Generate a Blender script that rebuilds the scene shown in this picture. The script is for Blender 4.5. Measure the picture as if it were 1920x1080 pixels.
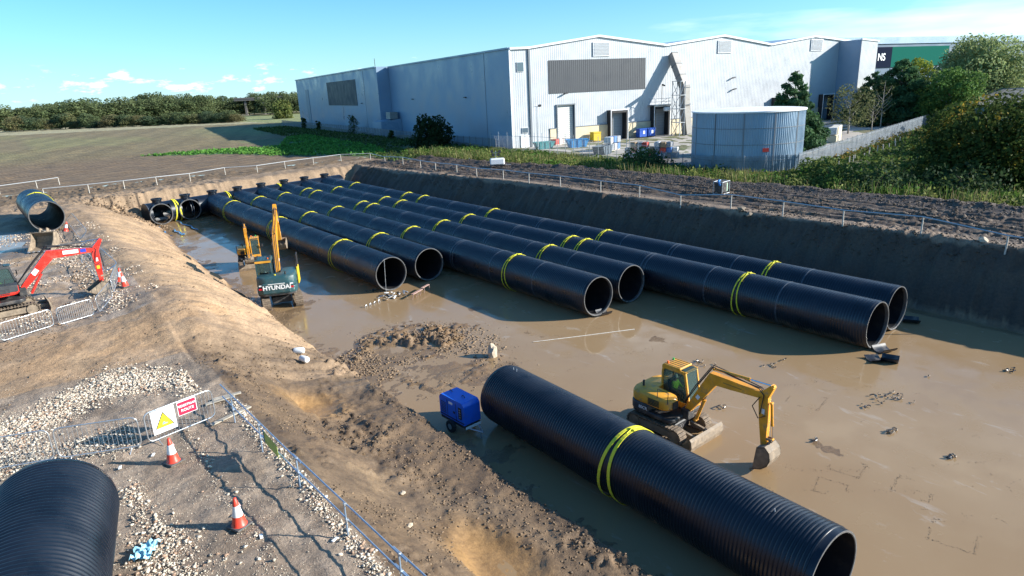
import bpy, math, random
import numpy as np
from mathutils import Vector, Matrix
for o in list(bpy.data.objects): bpy.data.objects.remove(o)
scene = bpy.context.scene
COL = scene.collection
rng = np.random.default_rng(7)
random.seed(5)
R_ = math.radians

# ---------------------------------------------------------------- camera
FPX, CH = 1224.3, 16.2654
CR = np.array([0.786069433, -0.616524143, -0.044641106]); CU = np.array([0.215244203, 0.205306570, 0.954735118]); CW = np.array([0.579452138, 0.760096832, -0.294088467])
cam = bpy.data.cameras.new('camera'); camo = bpy.data.objects.new('camera', cam); COL.objects.link(camo)
camo.matrix_world = Matrix(((CR[0], CU[0], -CW[0], 0), (CR[1], CU[1], -CW[1], 0), (CR[2], CU[2], -CW[2], CH), (0, 0, 0, 1)))
cam.sensor_width = 36; cam.lens = FPX/1920*36; cam.clip_start = .1; cam.clip_end = 9000
scene.camera = camo

# ---------------------------------------------------------------- sky, sun, exposure
SUN_AZ, SUN_EL = 132.2, 22.3
w = bpy.data.worlds.new('World'); scene.world = w; w.use_nodes = True
nt = w.node_tree; nt.nodes.clear()
def wn(t, **k):
    n = nt.nodes.new(t)
    for a, b in k.items(): setattr(n, a, b)
    return n
out = wn('ShaderNodeOutputWorld'); bg = wn('ShaderNodeBackground'); sky = wn('ShaderNodeTexSky')
sky.sky_type = 'NISHITA'; sky.sun_disc = False
sky.sun_elevation = R_(SUN_EL); sky.sun_rotation = R_(SUN_AZ); sky.air_density = 1.0; sky.dust_density = 0.6; sky.ozone_density = 1.6
bg.inputs['Strength'].default_value = 0.056
tc = wn('ShaderNodeTexCoord'); sep = wn('ShaderNodeSeparateXYZ')
nt.links.new(tc.outputs['Generated'], sep.inputs[0])
def wm(op, a, b=None, c=None, clamp=False):
    n = wn('ShaderNodeMath', operation=op); n.use_clamp = clamp
    for i, v in enumerate((a, b, c)):
        if v is None: continue
        if isinstance(v, (int, float)): n.inputs[i].default_value = v
        else: nt.links.new(v, n.inputs[i])
    return n.outputs[0]
X, Y, Z = sep.outputs
mp = wn('ShaderNodeMapping'); mp.inputs['Scale'].default_value = (1, 1, 3.2); nt.links.new(tc.outputs['Generated'], mp.inputs[0])
n1 = wn('ShaderNodeTexNoise'); n1.inputs['Scale'].default_value = 21; n1.inputs['Detail'].default_value = 8; n1.inputs['Roughness'].default_value = .62
nt.links.new(mp.outputs[0], n1.inputs['Vector'])
mp2 = wn('ShaderNodeMapping'); mp2.inputs['Scale'].default_value = (1, 1, 7); nt.links.new(tc.outputs['Generated'], mp2.inputs[0])
n2 = wn('ShaderNodeTexNoise'); n2.inputs['Scale'].default_value = 2.6; n2.inputs['Detail'].default_value = 7
nt.links.new(mp2.outputs[0], n2.inputs['Vector'])
# cumulus bank low over the horizon, thin wisps elsewhere
band = wm('MULTIPLY', wm('SUBTRACT', 1.0, wm('DIVIDE', wm('ABSOLUTE', wm('SUBTRACT', Z, .026)), .026), clamp=True), 1.0)
cum = wm('MULTIPLY', wm('MULTIPLY', wm('SUBTRACT', wm('ADD', n1.outputs[0], wm('MULTIPLY', band, .12)), .625, clamp=True), 9.0, clamp=True), wm('MULTIPLY', band, 1.8, clamp=True))
rightness = wm('MULTIPLY', wm('SUBTRACT', X, .55, clamp=True), 3.0, clamp=True)
wisp = wm('MULTIPLY', wm('MULTIPLY', wm('SUBTRACT', n2.outputs[0], wm('SUBTRACT', .66, wm('MULTIPLY', rightness, .26)), clamp=True), 4.5, clamp=True), .75)
cl = wm('MAXIMUM', cum, wisp)
hz = wm('POWER', wm('SUBTRACT', 1.0, wm('MULTIPLY', Z, 2.2, clamp=True), clamp=True), 7.0)
tint = wn('ShaderNodeMix', data_type='RGBA', blend_type='MULTIPLY'); tint.inputs[0].default_value = 1
nt.links.new(sky.outputs[0], tint.inputs['A']); tint.inputs['B'].default_value = (0.62, 1.36, 1.9, 1)
mh = wn('ShaderNodeMix', data_type='RGBA'); nt.links.new(wm('MULTIPLY', hz, .5), mh.inputs[0]); nt.links.new(tint.outputs['Result'], mh.inputs['A']); mh.inputs['B'].default_value = (9.5, 13.0, 14.5, 1)
mc = wn('ShaderNodeMix', data_type='RGBA'); nt.links.new(wm('MULTIPLY', cl, .8), mc.inputs[0]); nt.links.new(mh.outputs['Result'], mc.inputs['A']); mc.inputs['B'].default_value = (14.5, 15.6, 16.2, 1)
nt.links.new(mc.outputs['Result'], bg.inputs['Color']); nt.links.new(bg.outputs[0], out.inputs[0])

sl = bpy.data.lights.new('sun', 'SUN'); sl.energy = 5.0; sl.angle = R_(.53); sl.color = (1, .95, .87)
so = bpy.data.objects.new('sun', sl); COL.objects.link(so)
SD = Vector((math.sin(R_(SUN_AZ))*math.cos(R_(SUN_EL)), math.cos(R_(SUN_AZ))*math.cos(R_(SUN_EL)), math.sin(R_(SUN_EL))))
so.rotation_euler = SD.to_track_quat('Z', 'Y').to_euler(); so.location = (60, -60, 60)
vs = scene.view_settings; vs.view_transform = 'Standard'; vs.look = 'None'; vs.exposure = 1.05; vs.gamma = 1; vs.use_curve_mapping = False
scene.render.engine = 'CYCLES'

# ---------------------------------------------------------------- materials
def mat(name, col, rough=.6, metal=0, noise=None, bump=None, spec=.5, vcol=False, trans=0, alpha=1, wear=None):
    """procedural surface: base colour, optional mottling (scale, amount), bump (scale, strength), grime (scale, colour, amount)"""
    m = bpy.data.materials.new(name); m.use_nodes = True; t = m.node_tree; b = t.nodes['Principled BSDF']
    b.inputs['Roughness'].default_value = rough; b.inputs['Metallic'].default_value = metal; b.inputs['Specular IOR Level'].default_value = spec
    L = t.links.new
    c4 = (*col, 1); b.inputs['Base Color'].default_value = c4
    src = None
    tcn = t.nodes.new('ShaderNodeTexCoord')
    if vcol:
        a = t.nodes.new('ShaderNodeAttribute'); a.attribute_name = 'col'; src = a.outputs['Color']
    if noise:
        n = t.nodes.new('ShaderNodeTexNoise'); n.inputs['Scale'].default_value = noise[0]; n.inputs['Detail'].default_value = 6; L(tcn.outputs['Object'], n.inputs['Vector'])
        mr = t.nodes.new('ShaderNodeMapRange'); mr.inputs[1].default_value = .3; mr.inputs[2].default_value = .7; mr.inputs[3].default_value = 1-noise[1]; mr.inputs[4].default_value = 1+noise[1]; L(n.outputs[0], mr.inputs[0])
        mx = t.nodes.new('ShaderNodeMix'); mx.data_type = 'RGBA'; mx.blend_type = 'MULTIPLY'; mx.inputs[0].default_value = 1
        if src: L(src, mx.inputs['A'])
        else: mx.inputs['A'].default_value = c4
        L(mr.outputs[0], mx.inputs['B']); src = mx.outputs['Result']
        r2 = t.nodes.new('ShaderNodeMapRange'); r2.inputs[1].default_value = .3; r2.inputs[2].default_value = .7; r2.inputs[3].default_value = max(.03, rough-.12); r2.inputs[4].default_value = min(1, rough+.12); L(n.outputs[0], r2.inputs[0]); L(r2.outputs[0], b.inputs['Roughness'])
    if wear:
        n = t.nodes.new('ShaderNodeTexNoise'); n.inputs['Scale'].default_value = wear[0]; n.inputs['Detail'].default_value = 8; n.inputs['Roughness'].default_value = .7; L(tcn.outputs['Object'], n.inputs['Vector'])
        mr = t.nodes.new('ShaderNodeMapRange'); mr.inputs[1].default_value = .52; mr.inputs[2].default_value = .68; mr.inputs[3].default_value = 0; mr.inputs[4].default_value = wear[2]; L(n.outputs[0], mr.inputs[0])
        mx = t.nodes.new('ShaderNodeMix'); mx.data_type = 'RGBA'; L(mr.outputs[0], mx.inputs[0])
        if src: L(src, mx.inputs['A'])
        else: mx.inputs['A'].default_value = c4
        mx.inputs['B'].default_value = (*wear[1], 1); src = mx.outputs['Result']
    if src: L(src, b.inputs['Base Color'])
    if bump:
        n = t.nodes.new('ShaderNodeTexNoise'); n.inputs['Scale'].default_value = bump[0]; n.inputs['Detail'].default_value = 8; n.inputs['Roughness'].default_value = .65; L(tcn.outputs['Object'], n.inputs['Vector'])
        bp = t.nodes.new('ShaderNodeBump'); bp.inputs['Strength'].default_value = bump[1]; bp.inputs['Distance'].default_value = bump[2] if len(bump) > 2 else .05; L(n.outputs[0], bp.inputs['Height']); L(bp.outputs[0], b.inputs['Normal'])
    if alpha < 1: b.inputs['Alpha'].default_value = alpha
    if trans: b.inputs['Transmission Weight'].default_value = trans
    return m

def soil_material(name, scale=1.0, bumpd=.09):
    m = bpy.data.materials.new(name); m.use_nodes = True; t = m.node_tree; b = t.nodes['Principled BSDF']; L = t.links.new
    N = t.nodes.new
    a = N('ShaderNodeAttribute'); a.attribute_name = 'col'; wt = N('ShaderNodeAttribute'); wt.attribute_name = 'wet'
    tcn = N('ShaderNodeTexCoord')
    na = N('ShaderNodeTexNoise'); na.inputs['Scale'].default_value = .55*scale; na.inputs['Detail'].default_value = 10; na.inputs['Roughness'].default_value = .62; L(tcn.outputs['Object'], na.inputs[0])
    nb = N('ShaderNodeTexNoise'); nb.inputs['Scale'].default_value = 6*scale; nb.inputs['Detail'].default_value = 9; nb.inputs['Roughness'].default_value = .72; L(tcn.outputs['Object'], nb.inputs[0])
    def mr(src, lo, hi, c, d):
        q = N('ShaderNodeMapRange'); q.inputs[1].default_value = lo; q.inputs[2].default_value = hi; q.inputs[3].default_value = c; q.inputs[4].default_value = d; L(src, q.inputs[0]); return q.outputs[0]
    mul = N('ShaderNodeMath'); mul.operation = 'MULTIPLY'; L(mr(na.outputs[0], .32, .68, .72, 1.2), mul.inputs[0]); L(mr(nb.outputs[0], .3, .7, .66, 1.28), mul.inputs[1])
    mx = N('ShaderNodeMix'); mx.data_type = 'RGBA'; mx.blend_type = 'MULTIPLY'; mx.inputs[0].default_value = 1; L(a.outputs['Color'], mx.inputs['A']); L(mul.outputs[0], mx.inputs['B'])
    # damp ground is darker and glossier
    dk = N('ShaderNodeMix'); dk.data_type = 'RGBA'; L(wt.outputs['Fac'], dk.inputs[0]); L(mx.outputs['Result'], dk.inputs['A'])
    m2 = N('ShaderNodeMix'); m2.data_type = 'RGBA'; m2.blend_type = 'MULTIPLY'; m2.inputs[0].default_value = 1; L(mx.outputs['Result'], m2.inputs['A']); m2.inputs['B'].default_value = (.8, .77, .74, 1); L(m2.outputs['Result'], dk.inputs['B'])
    L(dk.outputs['Result'], b.inputs['Base Color'])
    sub = N('ShaderNodeMath'); sub.operation = 'MULTIPLY_ADD'; L(wt.outputs['Fac'], sub.inputs[0]); sub.inputs[1].default_value = -.62; sub.inputs[2].default_value = .92
    ad = N('ShaderNodeMath'); ad.operation = 'ADD'; ad.use_clamp = True; L(sub.outputs[0], ad.inputs[0]); L(mr(na.outputs[0], .3, .7, -.14, .14), ad.inputs[1]); L(ad.outputs[0], b.inputs['Roughness'])
    bp = N('ShaderNodeBump'); bp.inputs['Distance'].default_value = bumpd; L(nb.outputs[0], bp.inputs['Height'])
    st = N('ShaderNodeMath'); st.operation = 'MULTIPLY_ADD'; L(wt.outputs['Fac'], st.inputs[0]); st.inputs[1].default_value = -.55; st.inputs[2].default_value = .8; L(st.outputs[0], bp.inputs['Strength'])
    L(bp.outputs[0], b.inputs['Normal'])
    return m

# ---------------------------------------------------------------- mesh helpers
def tag(o, label=None, cat=None, group=None, kind=None):
    if label: o['label'] = label
    if cat: o['category'] = cat
    if group: o['group'] = group
    if kind: o['kind'] = kind
    return o
def thing(name, label, cat, loc=(0, 0, 0), rz=0, group=None):
    o = bpy.data.objects.new(name, None); COL.objects.link(o); o.empty_display_size = .2
    o.location = loc; o.rotation_euler = (0, 0, rz)
    return tag(o, label, cat, group)
def link(name, me, parent=None, loc=(0, 0, 0), rot=(0, 0, 0), scale=None):
    o = bpy.data.objects.new(name, me); COL.objects.link(o); o.location = loc; o.rotation_euler = rot
    if scale: o.scale = scale
    if parent: o.parent = parent
    return o
def copy_tree(o, parent=None):
    c = o.copy(); COL.objects.link(c); c.parent = parent
    for ch in o.children: copy_tree(ch, c)
    return c
def frame(d):
    d = Vector(d).normalized(); a = Vector((0, 0, 1)) if abs(d.z) < .95 else Vector((1, 0, 0))
    u = d.cross(a).normalized(); return u, u.cross(d).normalized(), d
class MB:
    def __init__(s): s.v = []; s.f = []; s.m = []; s.cur = 0
    def mt(s, i): s.cur = i; return s
    def add(s, vs, fs):
        k = len(s.v); s.v += [tuple(p) for p in vs]; s.f += [tuple(i+k for i in q) for q in fs]; s.m += [s.cur]*len(fs); return s
    def box(s, c, d, rz=0, ry=0, rx=0, taper=1):
        M = Matrix.Rotation(rz, 3, 'Z') @ Matrix.Rotation(ry, 3, 'Y') @ Matrix.Rotation(rx, 3, 'X')
        vs = []
        for z in (-.5, .5):
            t = taper if z > 0 else 1
            for x, y in ((-.5, -.5), (.5, -.5), (.5, .5), (-.5, .5)):
                vs.append(Vector(c) + M @ Vector((x*d[0]*t, y*d[1]*t, z*d[2])))
        return s.add(vs, [(3, 2, 1, 0), (4, 5, 6, 7), (0, 1, 5, 4), (1, 2, 6, 5), (2, 3, 7, 6), (3, 0, 4, 7)])
    def bbox(s, c, d, b=.03, rz=0, ry=0, rx=0):
        """box with bevelled edges"""
        M = Matrix.Rotation(rz, 3, 'Z') @ Matrix.Rotation(ry, 3, 'Y') @ Matrix.Rotation(rx, 3, 'X')
        x, y, z = d[0]/2, d[1]/2, d[2]/2
        def loop(ix, iy, zz, bb):
            return [(sx*(ix-(bb if k == 0 else 0)), sy*(iy-(bb if k else 0)), zz) for sx, sy, ks in ((1, 1, (1, 0)), (-1, 1, (0, 1)), (-1, -1, (1, 0)), (1, -1, (0, 1))) for k in ks][::1]
        L = [loop(x-b, y-b, -z, b*.4), loop(x, y, -z+b, b), loop(x, y, z-b, b), loop(x-b, y-b, z, b*.4)]
        vs = [Vector(c)+M @ Vector(p) for l in L for p in l]; n = 8
        fs = [tuple(range(n))[::-1], tuple(range(3*n, 4*n))]
        for k in range(3):
            for i in range(n): fs.append((k*n+i, k*n+(i+1) % n, (k+1)*n+(i+1) % n, (k+1)*n+i))
        return s.add(vs, fs)
    def cyl(s, a, b, r, r2=None, n=12, cap=True):
        r2 = r if r2 is None else r2; a, b = Vector(a), Vector(b); u, v, d = frame(b-a); vs = []
        for p, q in ((a, r), (b, r2)):
            for i in range(n):
                t = 2*math.pi*i/n; vs.append(p+u*math.cos(t)*q+v*math.sin(t)*q)
        fs = [(i, (i+1) % n, n+(i+1) % n, n+i) for i in range(n)]
        if cap: fs += [tuple(range(n))[::-1], tuple(range(n, 2*n))]
        return s.add(vs, fs)
    def tube(s, pts, r, n=6, cap=True, closed=False):
        P = [Vector(p) for p in pts]; vs = []; m = len(P)
        rr = r if isinstance(r, (list, tuple)) else [r]*m
        pu = None
        for i, p in enumerate(P):
            d = (P[(i+1) % m]-P[i-1]) if closed else (P[min(i+1, m-1)]-P[max(i-1, 0)])
            d.normalize()
            u = frame(d)[0] if pu is None else (pu-d*pu.dot(d)).normalized()
            pu = u; v = u.cross(d)
            for k in range(n):
                t = 2*math.pi*k/n; vs.append(p+(u*math.cos(t)+v*math.sin(t))*rr[i])
        fs = []
        for i in range(m if closed else m-1):
            j = (i+1) % m
            for k in range(n): fs.append((i*n+k, j*n+k, j*n+(k+1) % n, i*n+(k+1) % n))
        if cap and not closed: fs += [tuple(range(n)), tuple(range((m-1)*n, m*n))[::-1]]
        return s.add(vs, fs)
    def prism(s, prof, y0, y1, T=None, bev=0):
        """profile in x,z extruded along y"""
        n = len(prof); vs = [Vector((x, y0, z)) for x, z in prof]+[Vector((x, y1, z)) for x, z in prof]
        if T: vs = [T @ v for v in vs]
        ar = sum(prof[i][0]*prof[(i+1) % n][1]-prof[(i+1) % n][0]*prof[i][1] for i in range(n))
        fs = [tuple(range(n)), tuple(range(n, 2*n))[::-1]]+[(i, n+i, n+(i+1) % n, (i+1) % n) for i in range(n)]
        if (ar > 0) == (y1 > y0) : pass
        else: fs = [f[::-1] for f in fs]
        return s.add(vs, fs)
    def lathe(s, prof, c=(0, 0, 0), n=24, axis='Z', a0=0, a1=2*math.pi):
        full = abs(a1-a0-2*math.pi) < 1e-6; m = n if full else n+1; vs = []
        for r, z in prof:
            for i in range(m):
                t = a0+(a1-a0)*i/n; p = (r*math.cos(t), r*math.sin(t), z)
                if axis == 'Y': p = (p[0], p[2], p[1])
                if axis == 'X': p = (p[2], p[0], p[1])
                vs.append(Vector(c)+Vector(p))
        fs = []
        for j in range(len(prof)-1):
            for i in range(n): 
                k = (i+1) % m
                q = (j*m+i, j*m+k, (j+1)*m+k, (j+1)*m+i); fs.append(q if axis != 'Y' else q[::-1])
        return s.add(vs, fs)
    def mesh(s, name, mats, smooth=False):
        me = bpy.data.meshes.new(name); me.from_pydata([tuple(v) for v in s.v], [], s.f)
        for q in (mats if isinstance(mats, (list, tuple)) else [mats]): me.materials.append(q)
        me.polygons.foreach_set('material_index', s.m)
        if smooth is True: me.polygons.foreach_set('use_smooth', [True]*len(s.f))
        elif smooth: me.shade_smooth() if False else me.polygons.foreach_set('use_smooth', [True]*len(s.f)); me.set_sharp_from_angle(angle=R_(smooth))
        return me
    def build(s, name, mats, parent=None, loc=(0, 0, 0), rot=(0, 0, 0), smooth=False):
        return link(name, s.mesh(name, mats, smooth), parent, loc, rot)
def np_mesh(name, V, F, mats, cols=None, wet=None, smooth=False):
    """numpy quads or triangles to a mesh"""
    me = bpy.data.meshes.new(name); k = F.shape[1]
    me.vertices.add(len(V)); me.vertices.foreach_set('co', np.ascontiguousarray(V, np.float32).ravel())
    me.loops.add(F.size); me.loops.foreach_set('vertex_index', np.ascontiguousarray(F, np.int32).ravel())
    me.polygons.add(len(F)); me.polygons.foreach_set('loop_start', np.arange(0, F.size, k, dtype=np.int32)); me.polygons.foreach_set('loop_total', np.full(len(F), k, np.int32))
    if smooth: me.polygons.foreach_set('use_smooth', np.ones(len(F), bool))
    for q in (mats if isinstance(mats, (list, tuple)) else [mats]): me.materials.append(q)
    if cols is not None:
        a = me.attributes.new('col', 'FLOAT_COLOR', 'POINT'); c = np.ones((len(V), 4), np.float32); c[:, :3] = cols; a.data.foreach_set('color', c.ravel())
    if wet is not None:
        a = me.attributes.new('wet', 'FLOAT', 'POINT'); a.data.foreach_set('value', np.ascontiguousarray(wet, np.float32))
    me.update(calc_edges=True); me.validate(); return me

# ---------------------------------------------------------------- terrain function
def vn(x, y, s=0):
    ix = np.floor(x); iy = np.floor(y); fx = x-ix; fy = y-iy; fx = fx*fx*(3-2*fx); fy = fy*fy*(3-2*fy)
    def hs(a, b):
        a = np.asarray(a, np.int64); b = np.asarray(b, np.int64)
        n = (a*374761393+b*668265263+s*144305) & 0xffffffff; n = ((n ^ (n >> 13))*1274126177) & 0xffffffff; n = n ^ (n >> 16)
        return (n & 0xffff)/65535.0
    return (hs(ix, iy)*(1-fx)+hs(ix+1, iy)*fx)*(1-fy)+(hs(ix, iy+1)*(1-fx)+hs(ix+1, iy+1)*fx)*fy
def fbm(x, y, o=4, s=0, g=.5):
    a = 0; w_ = 1; t = 0
    for k in range(o): a = a+w_*vn(x*2**k+17.3*k, y*2**k-9.1*k, s+k); t += w_; w_ *= g
    return a/t
def sm(a, b, t): t = np.clip((t-a)/(b-a), 0, 1); return t*t*(3-2*t)
def ln(a, b, t): return np.clip((t-a)/(b-a), 0, 1)
def pw(x, xs, zs): return np.interp(x, xs, zs)
def upper(x, y):
    g = 3.8+.8*sm(30, 47, x)*(1-sm(62, 74, x))*(1-sm(60, 105, y))
    gl = 4.2+.72*sm(33.5, 40, y)*(1-sm(92, 106, y))-.2*sm(92, 108, y)
    wl = (1-sm(15, 38, x))*(1-sm(108, 124, y))*sm(-40, -10, x)
    return g*(1-wl)+gl*wl
def terrain(x, y, detail=True):
    x = np.asarray(x, float); y = np.asarray(y, float)
    up_ = upper(x, y)
    near = (x < 64) & (y < 128) & (x > -16)
    yb = y-.19*(x-16.5)
    wig = (fbm(x*.35, y*.35, 3, 3)-.5)
    wg2 = (fbm(x*.12+5, y*.12, 2, 9)-.5)
    gul = fbm(x*.25, y*1.6, 3, 33)-.5
    gul2 = fbm(x*1.8, y*.3, 3, 35)-.5
    # bank on the left, bench in the near left
    xt = 14.3+1.2*sm(80, 100, y)+.9*wg2; xc = 6.6+wg2*1.6
    b = ln(0, 1, (xt-x)/(xt-xc)+.25*gul*sm(6, 9, x)); bank = up_*(1-(1-b)**1.5)*sm(-.02, .18, b+.05)
    hump = .55*np.exp(-((x-6.2)/3.0)**2-((y-42.5)/4.0)**2)+.3*np.exp(-((x-6.2)/1.6)**2)*sm(46, 52, y)*(1-sm(70, 90, y))
    xl = 13.95+.5*wig
    bench = pw(x-.6*wig, [-40, 5.9, 6.3, 9.2, 10.6, 13.4], [4.2, 4.2, 4.05, 1.75, 1.3, 1.0])+.25*wig
    bench = np.where(x < 5.5, up_, bench)*(1-sm(xl-.22, xl+.16, x))
    t = sm(31.5, 39.5, y+1.2*wig+.25*(x-8)*(x > 8))
    L = bench*(1-t)+(bank+hump*sm(13.5, 9, x))*t
    # back and right walls of the pit
    r = ln(48.9, 52.3+.5*wig, x+1.0*wg2+.9*gul*sm(47.5, 50, x)*(1-sm(51.5, 52.5, x))); r = r**.8
    bk = ln(105.3, 108.2, yb+.8*gul2+1.2*wg2); bk = bk**.75
    wall = np.maximum(r, bk)
    z = np.where(x < 30, np.maximum(L, up_*bk), up_*wall)
    cut = near | (y < 20)
    inpit = near | ((y <= 20) & (x < 64))
    z = np.where((x < 64) & (y < 128), z, up_)
    if not detail: return z
    low = z < .25
    n_hi = fbm(x*1.7, y*1.7, 5, 11, .62)
    clod = np.clip(fbm(x*2.4, y*2.4, 4, 21, .7)-.45, 0, 1)
    churn = np.exp(-(((x-19)/5.2)**2+((y-35)/5.0)**2)**2)*(1-np.exp(-(((x-18.6)/2.8)**2+((y-32.2)/2.3)**2)**2)*.95)
    ring = churn*sm(.38, .62, fbm(x*.33, y*.33, 3, 77))
    bch = (1-t)*(x > 6.2)*(z > .5)*sm(.42, .6, fbm(x*.3, y*.22, 3, 55))
    d = np.zeros_like(z)
    d += np.where(low, (fbm(x*.22, y*.22, 4, 5)-.73)*.08+(n_hi-.5)*.022, 0)
    d += low*ring*(clod*1.9-.02)+np.where(low, churn*.03, 0)
    d += low*.10*np.exp(-((x-xt)/1.3)**2)*(n_hi-.3)*(x < 17)
    d += np.where(~low & (x < 16) & (y < 112), (n_hi-.5)*.2+wig*.45*t+(fbm(x*.55+y*.2, y*1.9, 4, 45, .6)-.5)*.3*t*sm(5.5, 8.5, x), 0)
    d += bch*clod*.7+(x < 13.8)*(x > 6)*(y < 36)*(z > .5)*(fbm(x*3.1, y*3.1, 4, 23, .7)-.5)*.16
    # soft mud fringe near the toe and the ledge
    d += ((z > .15) & (z < 1.3) & (x < 16) & (y > 33) & (y < 50))*clod*.55
    # right haul track with ruts
    tr = sm(53.3, 54.6, x)*(1-sm(61.5, 63.5, x))*(y < 118)
    rx = x+.5*(fbm(y*.07, y*0+3, 2, 8)-.5)*3
    d += tr*(.10*np.sin(rx*4.1)*(.6+.8*fbm(x*.3, y*.1, 2, 66))+.07*np.sin(rx*9.7+1)+(fbm(x*2.2, y*1.1, 4, 61, .65)-.5)*.26)
    d += (x >= 50.5)*(x < 64)*(y < 118)*(n_hi-.5)*.14
    d += np.where((z > .3) & (z < 4.4) & ((x > 44) | (yb > 104.5)), (fbm(x*.9, y*.9, 4, 71, .6)-.5)*.5+(fbm(x*.6, y*2.6, 3, 73, .6)-.5)*.3*(x > 44)+(fbm(x*2.6, y*.6, 3, 74, .6)-.5)*.3*(x < 44), 0)
    d += (x > 62)*(x < 69)*(y < 112)*np.exp(-((x-65)/1.6)**2)*(.25+.6*fbm(x*.8, y*.8, 3, 91))
    # spoil round the back left corner
    d += np.exp(-(((x-11.5)/3)**2+((y-101)/5)**2))*(.1+2.2*clod)
    # puddles on the bench
    pud = np.exp(-(((x-10.2)/1.1)**2+((y-14.9)/2.0)**2)**2)+np.exp(-(((x-9.8)/1.3)**2+((y-29.8)/1.4)**2)**2)
    zz = z+d
    zz = np.where((x > 8.9) & (x < 12.5) & (y < 33), zz*(1-pud*.9)+1.0*pud*.9, zz)
    w2 = np.exp(-(((x+2.6)/3.4)**2+((y-73)/6.5)**2)**2)*((x < 64) & (y < 128)); zz = zz*(1-w2)+4.83*w2
    return zz
def at_z(px, py, z=0):
    d = CR*(px-960)/FPX-CU*(py-540)/FPX+CW; s = (z-CH)/d[2]; return Vector((d[0]*s, d[1]*s, z))
def gz(x, y): return float(terrain(np.array([x]), np.array([y]), False)[0])
def gzd(x, y): return float(terrain(np.array([x]), np.array([y]))[0])
def at(px, py):
    """point of the site seen at a pixel of the survey picture"""
    z = 4.0
    for _ in range(25):
        p = at_z(px, py, z); z = .5*z+.5*gz(p.x, p.y)
    return Vector((p.x, p.y, z))

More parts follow.
